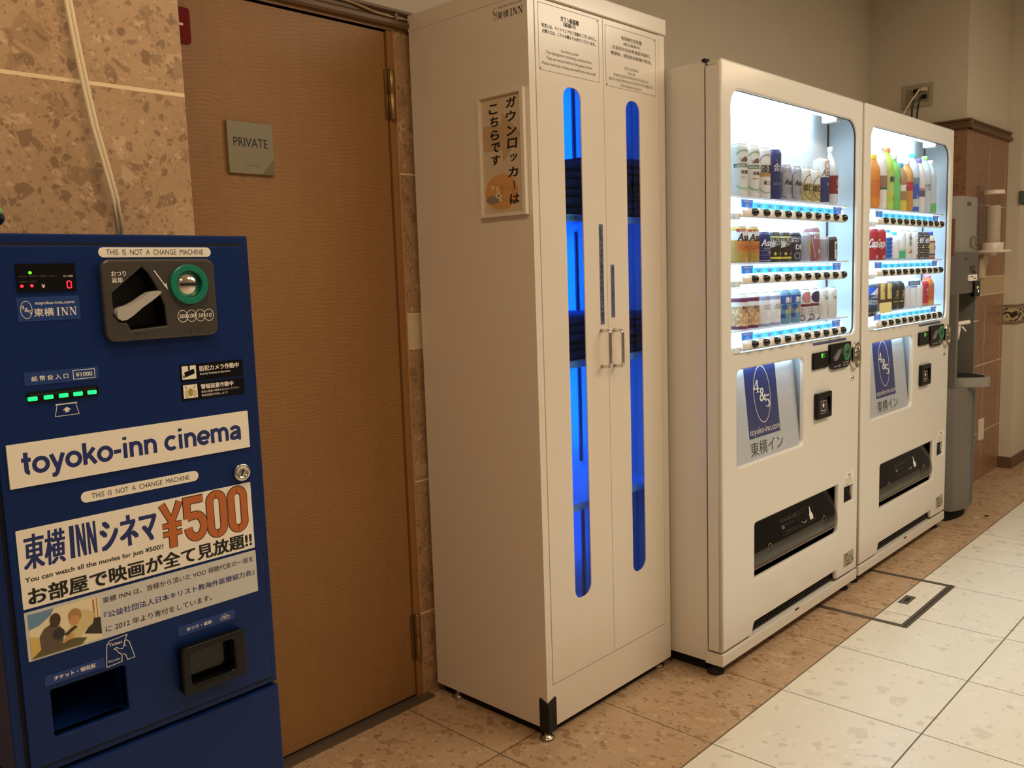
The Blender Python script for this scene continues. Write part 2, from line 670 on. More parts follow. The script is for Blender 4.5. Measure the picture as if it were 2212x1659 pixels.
def stroke_text(mesh, body, x0, x1, zbase, xh, y, m, w=W0):
    tot = sum(GLYPH[c][0] for c in body)
    sx = (x1 - x0) / tot
    x = x0
    for c in body:
        adv, st = GLYPH[c]
        for p in st:
            v = [(x + q[0] * sx, zbase + q[1] * xh) for q in p]
            mesh.stroke(v, w * (sx + xh) / 2, y, m)
        x += adv * sx


def serif_inn(mesh, x0, x1, z0, z1, y, m):
    """the three roman capitals I N N"""
    h = z1 - z0
    u = (x1 - x0) / 2.55
    t, th, sf = 0.15 * u, 0.07 * u, 0.045 * h

    def bar(a, b, c, d):
        mesh.rect(a, b, c, d, y, m)
    x = x0
    bar(x + 0.12 * u, x + 0.12 * u + t * 1.2, z0, z1)
    bar(x, x + 0.42 * u, z0, z0 + sf)
    bar(x, x + 0.42 * u, z1 - sf, z1)
    for k in (0.52, 1.55):
        a = x0 + k * u
        bar(a + 0.16 * u, a + 0.16 * u + th, z0, z1)
        bar(a + 0.76 * u, a + 0.76 * u + th, z0, z1)
        mesh.poly([(a + 0.1 * u, z1), (a + 0.32 * u, z1), (a + 0.76 * u + th, z0), (a + 0.66 * u, z0)], y, m)
        bar(a + 0.04 * u, a + 0.34 * u, z0, z0 + sf)
        bar(a + 0.62 * u, a + 0.97 * u, z1 - sf, z1)
        bar(a, a + 0.2 * u, z1 - sf, z1)


def logo45(mesh, cx, cz, rx, rz, y, m, ring=0.055):
    """oval with the numerals 4 and 5 either side of an ampersand"""
    mesh.stroke(ellipse(cx, cz, rx, rz, 48), ring * rx, y, m, closed=True)
    k = rz
    # 4
    bx, bz = cx - 0.95 * rx, cz + 0.08 * k
    s4 = 0.44 * k
    w4 = 0.62 * rx
    st = 0.14 * rx
    mesh.rect(bx + w4 * 0.62, bx + w4 * 0.62 + st, bz, bz + s4, y, m)
    mesh.stroke([(bx + w4 * 0.72, bz + s4), (bx + 0.02 * rx, bz + s4 * 0.32)], st * 0.45, y, m)
    mesh.rect(bx, bx + w4 * 1.08, bz + s4 * 0.27, bz + s4 * 0.36, y, m)
    mesh.rect(bx + w4 * 0.42, bx + w4 * 1.05, bz, bz + s4 * 0.05, y, m)
    # &
    mesh.text('&', cx - 0.34 * rx, cx + 0.42 * rx, cz - 0.26 * k, cz + 0.22 * k, y, m, bold=0.006)
    # 5
    bx, bz = cx + 0.30 * rx, cz - 0.50 * k
    s5 = 0.44 * k
    mesh.rect(bx + 0.08 * rx, bx + 0.56 * rx, bz + s5 * 0.88, bz + s5, y, m)
    mesh.rect(bx + 0.08 * rx, bx + 0.08 * rx + st * 0.4, bz + s5 * 0.5, bz + s5, y, m)
    pts = arc(bx + 0.26 * rx, bz + s5 * 0.31, 0.25 * rx, s5 * 0.28, 150, -150, 16)
    wid = [st * (0.35 + 0.8 * max(0.0, math.cos(math.radians(150 - 300 * i / 16))) ** 0.7) for i in range(17)]
    mesh.stroke(pts, wid, y, m)
#SPLIT

# ------------------------------------------------------------------ the setting
m = M(); m.box(-4.2, 6.5, -4.6, 0.80, -0.08, 0.0, FLOOR)
struct(m.build('floor'))
m = M(); m.box(-4.2, 6.5, -4.6, 0.80, 2.75, 2.83, CEIL)
struct(m.build('ceiling'))
m = M()
m.box(-4.2, -1.507, 0.09, 0.80, 0.0, 2.75, MARBLE_L)
struct(m.build('wall_left', bevel=0.002))
m = M()
m.box(-1.507, 2.95, 0.735, 0.80, 0.0, 2.75, PLASTER)
m.box(-0.578, 2.88, 0.69, 0.74, 0.0, 1.95, MARBLE_B)
m.box(-1.507, -0.57, 0.725, 0.74, 1.94, 1.96, MARBLE_B)
struct(m.build('wall_back'))
m = M()
m.box(2.885, 3.66, 0.215, 0.80, 1.94, 2.75, PLASTER)
m.box(2.87, 3.652, 0.205, 0.80, 0.0, 1.955, MARBLE_R)
struct(m.build('wall_right'))
m = M()
m.box(3.65, 6.4, 0.135, 0.80, 0.0, 2.75, PLASTER)
struct(m.build('wall_column'))
CAP = [(0.0, 0.0), (-0.020, 0.0), (-0.024, 0.006), (-0.024, 0.016), (-0.016, 0.020), (-0.010, 0.026), (-0.010, 0.034), (-0.016, 0.038), (-0.020, 0.041), (-0.020, 0.047), (-0.014, 0.050), (0.0, 0.050)]
m = M()
m.extx([(0.735 - 0.045 + p[0], 1.946 + p[1]) for p in CAP[:1]] + [(0.69 + p[0], 1.946 + p[1]) for p in CAP[1:-1]] + [(0.736, 1.996), (0.736, 1.946)], -1.507, 2.87, TRIMW)
struct(m.build('trim_1'))
m = M()
pr = [(0.25, 1.948)] + [(0.205 + p[0], 1.948 + p[1]) for p in CAP[1:-1]] + [(0.25, 1.998)]
m.extx(pr, 2.862, 3.655, TRIMW)
pr = [(2.91, 1.948)] + [(2.87 + p[0], 1.948 + p[1]) for p in CAP[1:-1]] + [(2.91, 1.998)]
n = len(pr)
vs = [(p[0], 0.188, p[1]) for p in pr] + [(p[0], 0.70, p[1]) for p in pr]
m.add(vs, [tuple(range(n)), tuple(range(n, 2 * n))] + [(i, (i + 1) % n, (i + 1) % n + n, i + n) for i in range(n)], TRIMW)
struct(m.build('trim_2'))
m = M()
FRI = make_frieze()
m.box(3.645, 6.4, 0.130, 0.20, 0.886, 0.984, FRI)
m.box(3.643, 6.4, 0.128, 0.20, 0.984, 0.992, mat('frieze_edge', (120, 104, 74), 0.6))
m.box(3.643, 6.4, 0.128, 0.20, 0.878, 0.886, mat('frieze_edge', (120, 104, 74), 0.6))
struct(m.build('trim_3'))
m = M()
m.box(3.642, 6.4, 0.126, 0.22, 0.0, 0.068, TRIMW)
struct(m.build('baseboard_right', bevel=0.003))

# door in the recess, hinged on the right
m = M(); m.box(-1.49, -0.603, 0.694, 0.73, 0.012, 1.934, WOOD)
door = struct(m.build('door_1', bevel=0.0015))
m = M()
m.box(-0.600, -0.578, 0.688, 0.735, 0.0, 1.945, WOOD)
m.box(-1.507, -0.600, 0.688, 0.735, 1.938, 1.945, WOOD)
m.box(-1.507, -0.578, 0.684, 0.735, 1.938, 1.958, WOOD)
m.box(-0.5795, -0.5765, 0.683, 0.73, 0.0, 1.945, mat('door_frame_edge', (196, 150, 104), 0.4))
m.build('door_frame', door)
m = M(); m.box(-0.606, -0.598, 0.708, 0.735, 0.0, 1.94, DARK); m.box(-1.5, -0.6, 0.708, 0.735, 1.93, 1.942, DARK)
m.build('door_gap', door)
for z in (1.697, 0.126):
    m = M()
    m.lathe(-0.594, 0.683, [(0.0085, 0), (0.0095, 0.003), (0.0095, 0.065), (0.0085, 0.067), (0.0085, 0.0695), (0.0095, 0.0715), (0.0095, 0.132), (0.006, 0.137)], BRASS, 16, True, z)
    m.box(-0.612, -0.594, 0.6885, 0.694, z + 0.002, z + 0.134, BRASS)
    m.build('hinge', door)
m = M(); m.box(-1.507, -0.56, 0.655, 0.735, 0.0, 0.006, mat('threshold_metal', (120, 110, 96), 0.4, 0.6))
m.build('threshold', door)

# sign plate on the door
m = M(); m.plate(rrect(-1.103, -0.980, 1.522, 1.645, 0.001, 2), [], 0.684, 0.694, mat('sage_grey_plate', (138, 130, 100), 0.4), 0.001)
t = tag(m.build('door_sign'), 'square grey-green PRIVATE plate on the wooden door', 'sign')
m = M()
m.text('PRIVATE', -1.088, -0.996, 1.586, 1.607, 0.68393, PRINTK, bold=0.015)
m.build('lettering', t)
m = M()
m.text('TOYOKO INN', -1.060, -1.026, 1.5405, 1.5445, 0.68393, PRINTK)
m.build('small_print', t)
m = M(); m.poly([(-1.015, 1.5225), (-0.9805, 1.5225), (-0.9805, 1.562)], 0.68395, mat('olive_corner', (112, 104, 72), 0.4))
m.build('corner_patch', t)
m = M(); m.plate(rrect(-1.262, -1.174, 1.806, 1.886, 0.008, 4), [], 0.688, 0.694, mat('dark_red_plastic', (112, 10, 8), 0.5, spec=0.15), 0.001)
t = tag(m.build('red_plaque'), 'small dark red plaque on the door, half hidden by the stone wall', 'plaque')
m = M(); m.rect(-1.215, -1.192, 1.845, 1.850, 0.6875, PRINTW)
m.build('white_mark', t)

# cords
m = M()
CREAM = mat('cream_cord', (226, 208, 172), 0.5)
for dx in (-0.003, 0.003):
    m.tube([(x + dx, y, z) for x, y, z in ((-1.722, 0.062, 2.0), (-1.702, 0.052, 1.80), (-1.690, 0.05, 1.655), (-1.684, 0.05, 1.599), (-1.677, 0.05, 1.543), (-1.669, 0.05, 1.487), (-1.657, 0.05, 1.429), (-1.648, 0.05, 1.384), (-1.640, 0.064, 1.340), (-1.634, 0.0825, 1.315), (-1.63, 0.0825, 1.22))], 0.0031, CREAM, 8)
m.tube([(-1.722, 0.062, 2.0), (-1.73, 0.068, 2.3), (-1.73, 0.078, 2.76)], (0.006, 0.003), CREAM, 8, flat=(0, 1, 0))
tag(m.build('hanging_cord'), 'flat cream twin cord hanging down in front of the stone wall', 'cord')
m = M()
pts = [(-1.0, 0.672, 1.992), (-0.86, 0.672, 1.990), (-0.80, 0.672, 1.987), (-0.72, 0.674, 1.984), (-0.68, 0.672, 1.978), (-0.64, 0.672, 1.972), (-0.585, 0.672, 1.9705), (-0.51, 0.672, 1.9735), (-0.35, 0.672, 1.97)]
m.tube(pts, 0.0032, mat('beige_cable', (170, 140, 104), 0.5), 8)
t = tag(m.build('wall_cable'), 'thin beige cable run along the moulding above the door', 'cable')
m = M(); m.box(-0.584, -0.576, 0.664, 0.69, 1.962, 1.980, TRIMW)
m.build('cable_clip', t)

# ------------------------------------------------------------------ blue ticket machine
TL = (-1.905, -0.14, 0.0)
TY = -0.14
root = thing('ticket_machine', 'tall navy blue ticket machine for the hotel cinema, in front of the stone wall', 'ticket machine', TL)


def tm():
    return M(TL)


m = tm()
m.box(-1.908, -1.545, TY + 0.002, 0.075, 0.0, 0.655, BLUE)
m.build('stand', root, bevel=0.003)
m = tm(); m.box(-1.900, -1.550, TY + 0.012, 0.07, 0.652, 0.664, DARK)
m.build('joint', root)
SLOT = rrect(-1.860, -1.768, 0.703, 0.765, 0.003, 2)
TRAYH = rrect(-1.694, -1.610, 0.704, 0.759, 0.004, 3)
LR = [(-1.707, 1.279), (-1.700, 1.272), (-1.688, 1.250), (-1.681, 1.228), (-1.680, 1.203), (-1.727, 1.200), (-1.731, 1.2095), (-1.740, 1.211), (-1.747, 1.218), (-1.747, 1.2475)]
m = tm()
m.plate([(-1.905, 0.660), (-1.546, 0.660), (-1.546, 1.321), (-1.905, 1.321)], [SLOT, TRAYH, LR], TY + 0.004, -0.04, BLUE, 0.002)
m.box(-1.904, -1.547, -0.04, 0.075, 0.661, 1.320, BLUE)
m.build('cabinet', root)
m = tm()
m.plate(rrect(-1.890, -1.558, 0.672, 1.3065, 0.002, 2), [SLOT, TRAYH, LR], TY - 0.002, TY + 0.018, BLUE, 0.0015)
panel = m.build('door_panel', root)
m = tm(); m.plate(rrect(-1.8935, -1.5545, 0.6685, 1.310, 0.001, 1), [SLOT, TRAYH, LR], TY + 0.0030, TY + 0.0045, DARK)
m.build('door_gap', root)
# ticket chute
m = tm()
o = (-1.862, -1.766, 0.702, 0.767)
m.add([(o[0], TY + 0.016, o[2] - .001), (o[1], TY + 0.016, o[2] - .001), (o[1], TY + 0.085, o[2] + 0.022), (o[0], TY + 0.085, o[2] + 0.022), (o[0], TY + 0.016, o[3]), (o[1], TY + 0.016, o[3]), (o[1], TY + 0.085, o[3]), (o[0], TY + 0.085, o[3])], [(0, 1, 2, 3), (4, 5, 6, 7), (0, 3, 7, 4), (1, 2, 6, 5)], BLUE)
m.rect(o[0], o[1], o[2], o[3], TY + 0.085, DARK)
m.build('ticket_chute', root, normals=False)
# upper left display
m = tm(); m.box(-1.852, -1.786, TY - 0.004, TY, 1.2525, 1.285, BLACK)
d = m.build('display', root)
YD = TY - 0.0045
m = tm()
for (x, t_) in ((-1.8495, 'お札中止'), (-1.8385, '販売中'), (-1.8275, '両替切'), (-1.8165, '売切れ')):
    m.text(t_, x, x + 0.0085, 1.2692, 1.2715, YD, PRINTG)
m.text('投入金額', -1.8005, -1.7895, 1.2688, 1.2712, YD, PRINTW)
m.text('100円切', -1.8495, -1.8405, 1.2630, 1.2650, YD, PRINTG)
m.text('10円切', -1.8385, -1.8310, 1.2632, 1.2652, YD, PRINTG)
m.text('¥', -1.8258, -1.8222, 1.2563, 1.2608, YD, PRINTW, bold=0.03)
m.build('display_print', d)
LEDR = mat('red_led', (120, 0, 10), 0.4, emit=((255, 20, 40), 7.0))
LEDG = mat('green_led', (40, 160, 10), 0.4, emit=((70, 255, 20), 5.0))
for (x, z, mm) in ((-1.8372, 1.2745, LEDG), (-1.8473, 1.2590, LEDR), (-1.8364, 1.2592, LEDR)):
    m = tm(); m.disc(x, z, [(0.0018, YD + 0.001), (0.0016, YD - 0.0004), (0.0008, YD - 0.0009)], mm, 12)
    m.build('indicator_light', d)
m = tm()
x0, x1, z0, z1 = -1.7968, -1.7922, 1.2555, 1.2636
for (a, b) in (((x0, z0), (x1, z0)), ((x0, z1), (x1, z1)), ((x0, z0), (x0, (z0 + z1) / 2)), ((x0, (z0 + z1) / 2), (x0, z1)), ((x1, z0), (x1, (z0 + z1) / 2)), ((x1, (z0 + z1) / 2), (x1, z1))):
    A, B = Vector(a), Vector(b)
    dd = (B - A) * 0.08
    m.stroke([tuple(A + dd), tuple(B - dd)], 0.0011, YD, LEDR)
m.build('digit', d)


def sticker(x0, x1, z0, z1, mt, r=0.001, name='sticker', y=TY - 0.002, parent=root, off=TL, t=0.0006):
    q = M(off)
    q.plate(rrect(x0, x1, z0, z1, r, 5), [], y - t, y, mt, 0.0)
    return q, y - t - 0.00008


for (x0, x1, z0, z1, tx0, tx1, tz0, tz1) in ((-1.756, -1.6065, 1.2918, 1.3045, -1.7465, -1.6175, 1.2950, 1.3018), (-1.8035, -1.6485, 0.9885, 1.0025, -1.7905, -1.6615, 0.9922, 0.9988)):
    m, y = sticker(x0, x1, z0, z1, PAPER, (z1 - z0) / 2 - 0.0002)
    m.text('THIS  IS  NOT  A  CHANGE  MACHINE', tx0, tx1, tz0, tz1, y, PRINTK)
    m.build('notice_sticker', root)
# oval logo label
m, y = sticker(-1.8545, -1.784, 1.2172, 1.2460, BLUE2)
logo45(m, -1.8445, 1.2312, 0.0062, 0.0102, y, PRINTW, 0.1)
m.text('toyoko-inn.com', -1.8345, -1.7900, 1.2358, 1.2405, y, PRINTW, bold=0.02)
m.text('東横', -1.8365, -1.8145, 1.2228, 1.2325, y, PRINTW, bold=0.015)
serif_inn(m, -1.8115, -1.7875, 1.2228, 1.2325, y, PRINTW)
m.build('logo_label', root)
# coin unit
GUN = mat('gunmetal_plastic', (78, 74, 68), 0.34, 0.35)
m = tm()
m.plate(rrect(-1.7585, -1.6075, 1.186, 1.289, 0.012, 6), [LR], TY - 0.012, TY - 0.002, GUN, 0.003)
coin = m.build('coin_unit', root)
YC = TY - 0.0125
m = tm()
cx, cz = -1.708, 1.235
inn = [(cx + (p[0] - cx) * 0.90, cz + (p[1] - cz) * 0.90) for p in LR]
n = len(LR)
m.add([(p[0], TY - 0.010, p[1]) for p in LR] + [(p[0], TY + 0.012, p[1]) for p in inn], [(i, (i + 1) % n, (i + 1) % n + n, i + n) for i in range(n)], BLACK)
m.poly(inn, TY + 0.0120, DARK)
m.build('lever_recess', coin, normals=False)
m = tm()
LV = [(-1.7445, 1.2215), (-1.743, 1.2262), (-1.738, 1.2292), (-1.728, 1.2312), (-1.717, 1.2360), (-1.706, 1.2428), (-1.698, 1.2472), (-1.690, 1.2485), (-1.6850, 1.2475), (-1.687, 1.2440), (-1.698, 1.2362), (-1.712, 1.2275), (-1.724, 1.2182), (-1.733, 1.2130), (-1.7395, 1.2125), (-1.7440, 1.2165)]
m.prism(LV, TY - 0.015, TY + 0.006, LGREY)
m.build('return_lever', coin, bevel=0.002)
m = tm()
RC = (-1.6465, 1.2555)
m.disc(RC[0], RC[1], [(0.0262, YC + 0.003), (0.0262, YC - 0.0035), (0.0252, YC - 0.0045), (0.0185, YC - 0.0045), (0.0176, YC - 0.0030), (0.0174, YC + 0.001)], TEAL, 40, False)
m.build('coin_ring', coin)
m = tm(); m.disc(RC[0], RC[1], [(0.0172, YC + 0.001), (0.0165, YC - 0.0015), (0.0, YC - 0.0022)], CHROME, 32)
m.box(RC[0] - 0.0135, RC[0] + 0.0135, YC - 0.0030, YC + 0.001, RC[1] - 0.0018, RC[1] + 0.0018, DARK)
m.build('coin_slot', coin)
m = tm()
m.text('おつり', -1.7465, -1.7285, 1.2680, 1.2745, YC, PRINTW, bold=0.02)
m.text('返却', -1.7465, -1.7335, 1.2600, 1.2665, YC, PRINTW, bold=0.02)
m.build('lever_print', coin)
m = tm()
m.stroke([(-1.6920, 1.2745), (-1.6785, 1.2545)], 0.0014, YC, PRINTW)
m.poly([(-1.6752, 1.2490), (-1.6768, 1.2580), (-1.6808, 1.2556)], YC, PRINTW)
m.build('slot_arrow', coin)
m = tm()
for (x, t_) in ((-1.6580, '500'), (-1.6458, '100'), (-1.6332, '50'), (-1.6210, '10')):
    m.stroke(ellipse(x, 1.2137, 0.0067, 0.0078, 28), 0.0008, YC, PRINTW, closed=True)
    w = 0.0014 * len(t_) + 0.0007
    m.text(t_, x - w, x + w, 1.2110, 1.2162, YC - 0.0001, PRINTW, bold=0.02, slant=0.2)
m.build('coin_symbols', coin)
for word in (0, 1):
  m = tm()
  for (x, pat) in (((-1.722, '110110'), (-1.717, '101100'), (-1.711, '100100'), (-1.706, '110010')), ((-1.648, '011010'), (-1.640, '010110')))[word]:
    for k, ch in enumerate(pat):
        if ch == '1':
            m.disc(x + 0.0012 * (k % 2) * 1.5, 1.1945 - 0.0018 * (k // 2) + 0.002, [(0.0006, YC + 0.0006), (0.0004, YC - 0.0004)], GUN, 6)
  m.build('braille_dots', coin)
# note slot
m, y = sticker(-1.8545, -1.7690, 1.1415, 1.1575, BLUE2)
m.text('紙 幣 投 入 口', -1.8465, -1.8050, 1.1462, 1.1522, y, PRINTW, bold=0.02)
m.stroke([(-1.7990, 1.1440), (-1.7735, 1.1440), (-1.7735, 1.1548), (-1.7990, 1.1548)], 0.0008, y, PRINTW, closed=True)
m.text('¥1000', -1.7960, -1.7765, 1.1465, 1.1520, y, PRINTW, bold=0.02)
m.build('note_label', root)
m = tm(); m.plate(rrect(-1.8535, -1.7705, 1.1205, 1.1335, 0.002, 3), [], TY - 0.004, TY - 0.002, BLACK, 0.0008)
sl = m.build('note_slot', root)
m = tm(); m.rect(-1.850, -1.774, 1.1285, 1.1318, TY - 0.0043, DARK)
m.build('slot_mouth', sl)
LEDS = mat('green_guide_light', (30, 200, 110), 0.4, emit=((20, 255, 110), 1.7))
for x in (-1.8480, -1.8302, -1.8130, -1.7962, -1.7795):
    m = tm(); m.box(x - 0.0052, x + 0.0052, TY - 0.0062, TY - 0.003, 1.1235, 1.1282, LEDS)
    m.build('guide_light', sl, bevel=0.0008)
m = tm()
YS = TY - 0.0024
m.stroke([(-1.8240, 1.1010), (-1.7962, 1.1010), (-1.7992, 1.1148), (-1.8208, 1.1148)], 0.0007, YS, PRINTW, closed=True)
m.stroke([(-1.8225, 1.1152), (-1.7975, 1.1152)], 0.0015, YS, PRINTW)
m.poly([(-1.8124, 1.1048), (-1.8076, 1.1048), (-1.8076, 1.1075), (-1.8048, 1.1075), (-1.8100, 1.1115), (-1.8152, 1.1075), (-1.8124, 1.1075)], YS, PRINTW)
m.build('note_symbol', root)
# warning stickers
m, y = sticker(-1.6632, -1.5705, 1.1252, 1.1482, BLACK)
m.rect(-1.6605, -1.6405, 1.1283, 1.1465, y, PAPER)
m.rect(-1.6517, -1.6493, 1.1405, 1.1465, y - 0.0002, BLACK)
m.poly([(-1.6570, 1.1335), (-1.6440, 1.1375), (-1.6422, 1.1338), (-1.6435, 1.1418), (-1.6560, 1.1385)], y - 0.0002, BLACK)
m.poly([(-1.6565, 1.1312), (-1.6435, 1.1352), (-1.6445, 1.1415), (-1.6575, 1.1380)], y - 0.0002, BLACK)
m.poly([(-1.6590, 1.1305), (-1.6568, 1.1312), (-1.6577, 1.1345), (-1.6597, 1.1338)], y - 0.0002, PRINTG)
m.text('防犯カメラ作動中', -1.6352, -1.5768, 1.1375, 1.1448, y, PRINTW, bold=0.03)
m.text('Security Cameras in Operation', -1.6352, -1.5905, 1.1318, 1.1352, y, PRINTW, bold=0.02)
m.build('camera_sticker', root)
m, y = sticker(-1.6632, -1.5705, 1.0995, 1.1225, BLACK)
m.rect(-1.6605, -1.6405, 1.1027, 1.1208, y, PAPER)
BELL = mat('olive_bell_print', (168, 152, 48), 0.5)
m.poly([(-1.6552, 1.1068), (-1.6458, 1.1068), (-1.6470, 1.1085), (-1.6472, 1.1130), (-1.6490, 1.1155), (-1.6505, 1.1162), (-1.6520, 1.1155), (-1.6538, 1.1130), (-1.6540, 1.1085)], y - 0.0002, BELL)
m.poly(ellipse(-1.6505, 1.1060, 0.0014, 0.0012, 10), y - 0.0002, BELL)
for k in (1, 2):
    for sgn in (-1, 1):
        m.stroke([(-1.6505 + sgn * (0.0042 + 0.0018 * k) * math.cos(math.radians(a)), 1.1085 + 0.0048 * math.sin(math.radians(a)) * (0.8 + 0.25 * k)) for a in range(-50, 51, 20)], 0.0006, y - 0.0002, BELL)
for sgn in (-1, 1):
    m.stroke([(-1.6505 + sgn * 0.0042, 1.1150), (-1.6505 + sgn * 0.0062, 1.1172), (-1.6505 + sgn * 0.0056, 1.1178), (-1.6505 + sgn * 0.0080, 1.1198)], 0.0005, y - 0.0002, PRINTK)
m.text('警報装置作動中', -1.6352, -1.5870, 1.1128, 1.1195, y, PRINTW, bold=0.03)
m.text('過度の振動や衝撃を与えないで下さい', -1.6352, -1.5785, 1.1075, 1.1108, y, PRINTW)
m.text('警報装置が作動します！', -1.6352, -1.5965, 1.1025, 1.1058, y, PRINTW)
m.build('alarm_sticker', root)
# cinema name board
m, y = sticker(-1.8815, -1.5690, 1.0220, 1.0745, PAPER, t=0.0025)
stroke_text(m, 'toyoko-inn cinema', -1.8675, -1.5805, 1.0365, 0.0196, y, NAVYP, 0.27)
m.build('name_board', root)
m = tm(); m.disc(-1.5848, 0.9880, [(0.0125, TY), (0.0125, TY - 0.006), (0.0115, TY - 0.008), (0.0072, TY - 0.008), (0.0068, TY - 0.0062), (0.0055, TY - 0.0062), (0.0, TY - 0.0065)], CHROME, 28)
m.stroke([(-1.5865, 0.9835), (-1.5825, 0.9915)], 0.0022, TY - 0.0068, DARK)
m.build('lock', root)
# price poster
m, y = sticker(-1.8805, -1.5715, 0.8740, 0.9710, PAPER)
m.text('東横', -1.8745, -1.8285, 0.9215, 0.9635, y, NAVYP, bold=0.02, slant=0.05)
for (a, b) in ((-1.8220, -1.8165),):
    m.poly([(a, 0.9225), (b, 0.9225), (b + 0.001, 0.9635), (a + 0.001, 0.9635)], y, NAVYP)
for a in (-1.8135, -1.8005):
    for q in ([(0, 0), (0.0032, 0), (0.0032, 0.041), (0, 0.041)], [(0.0078, 0), (0.011, 0), (0.011, 0.041), (0.0078, 0.041)], [(0, 0.041), (0.0038, 0.041), (0.011, 0), (0.0072, 0)]):
        m.poly([(a + p[0], 0.9225 + p[1]) for p in q], y, NAVYP)
m.text('シネマ', -1.7840, -1.7125, 0.9215, 0.9610, y, NAVYP, bold=0.035, slant=0.0)
PRICE = [([(-1.7035, 0.9655), (-1.6910, 0.9390), (-1.6785, 0.9655)], 0.0085), ([(-1.6910, 0.9400), (-1.6910, 0.9040)], 0.0100), ([(-1.7045, 0.9352), (-1.6775, 0.9352)], 0.0062), ([(-1.7045, 0.9238), (-1.6775, 0.9238)], 0.0062),
         ([(-1.6450, 0.9630), (-1.6690, 0.9630), (-1.6690, 0.9385)] , 0.0095), ([(-1.6690, 0.9400)] + arc(-1.6575, 0.9260, 0.0115, 0.0155, 100, -178, 16), 0.0100)]
for x in (-1.6260, -1.5940):
    PRICE.append((rrect(x - 0.0098, x + 0.0098, 0.9080, 0.9640, 0.0098, 8) + [rrect(x - 0.0098, x + 0.0098, 0.9080, 0.9640, 0.0098, 8)[0]], 0.0098))
for (p, w) in PRICE:
    m.stroke(p, w + 0.0022, y, PRINTK)
for (p, w) in PRICE:
    m.stroke(p, w, y - 0.0003, ORANGEP)
m.text('You can watch all the movies for just ¥500!!', -1.8755, -1.7055, 0.9045, 0.9125, y, PRINTK, bold=0.02)
m.text('お部屋で映画が全て見放題!!', -1.8735, -1.5760, 0.8775, 0.8985, y, PRINTK, bold=0.035)
m.build('price_poster', root)
# donation poster with printed picture
m, y = sticker(-1.8805, -1.5710, 0.8085, 0.8700, GREYP)
m.text('東横 INN は、皆様から頂いた VOD 視聴代金の一部を', -1.7890, -1.5755, 0.8545, 0.8625, y, PRINTK, bold=0.01)
m.text('『公益社団法人日本キリスト教海外医療協力会』', -1.7890, -1.5755, 0.8345, 0.8430, y, NAVYP, bold=0.02)
m.text('に 2012 年より寄付をしています。', -1.7885, -1.6430, 0.8160, 0.8245, y, PRINTK, bold=0.01)
dp = m.build('donation_poster', root)
m = tm()
PX = {k: mat('print_' + k, c, 0.5) for k, c in {'gold': (214, 184, 104), 'sky': (104, 142, 176), 'cream': (236, 222, 184), 'skin': (74, 50, 34), 'shirt': (96, 82, 66), 'coat': (216, 196, 140), 'tan': (176, 132, 84), 'shade': (50, 46, 40), 'olive': (96, 92, 46), 'peach': (206, 150, 92), 'post': (186, 120, 80)}.items()}
ax, az, sx, sz = -1.8770, 0.8110, 0.0835, 0.0555


def pp(pts, k, lay):
    m.poly([(ax + p[0] * sx, az + p[1] * sz) for p in pts], y - 0.00012 * lay, PX[k])


pp([(0, 0), (1, 0), (1, 1), (0, 1)], 'cream', 1)
pp([(0, 1), (0, 0.66), (0.14, 0.70), (0.30, 0.86), (0.36, 1)], 'sky', 2)
pp([(0, 0), (0.3, 0), (0.3, 0.2), (0.1, 0.45), (0, 0.5)], 'gold', 2)
pp([(0.90, 0.45), (0.925, 0.45), (0.925, 0.95), (0.90, 0.95)], 'post', 2)
pp([(0.955, 0.45), (0.97, 0.45), (0.97, 0.98), (0.955, 0.98)], 'post', 2)
pp([(0.75, 0.22), (1, 0.10), (1, 0.50), (0.90, 0.52), (0.82, 0.36)], 'shade', 2)
pp([(0.60, 0.60), (0.70, 0.80), (0.82, 0.76), (0.92, 0.62), (0.88, 0.40), (0.76, 0.30), (0.68, 0.16), (0.56, 0.12), (0.52, 0.30)], 'coat', 3)
pp(ellipse(0.635, 0.70, 0.095, 0.17, 20), 'tan', 4)
pp(ellipse(0.625, 0.60, 0.075, 0.11, 16), 'peach', 4)
pp([(0.0, 0.0), (0.70, 0.0), (0.78, 0.12), (0.60, 0.20), (0.42, 0.16), (0.18, 0.20)], 'olive', 4)
pp([(0.14, 0.10), (0.13, 0.44), (0.20, 0.60), (0.30, 0.66), (0.42, 0.56), (0.46, 0.40), (0.44, 0.20), (0.60, 0.10), (0.30, 0.05)], 'shirt', 5)
pp([(0.26, 0.62), (0.31, 0.70), (0.40, 0.70), (0.42, 0.62), (0.36, 0.56)], 'skin', 6)
pp(ellipse(0.36, 0.74, 0.075, 0.145, 20), 'skin', 6)
pp(ellipse(0.39, 0.40, 0.085, 0.125, 18), 'shade', 7)
pp([(0.42, 0.20), (0.54, 0.30), (0.60, 0.29), (0.58, 0.24), (0.44, 0.14)], 'peach', 8)
pp([(0.46, 0.35), (0.62, 0.48), (0.66, 0.44), (0.50, 0.30)], 'skin', 8)
m.build('printed_picture', dp)
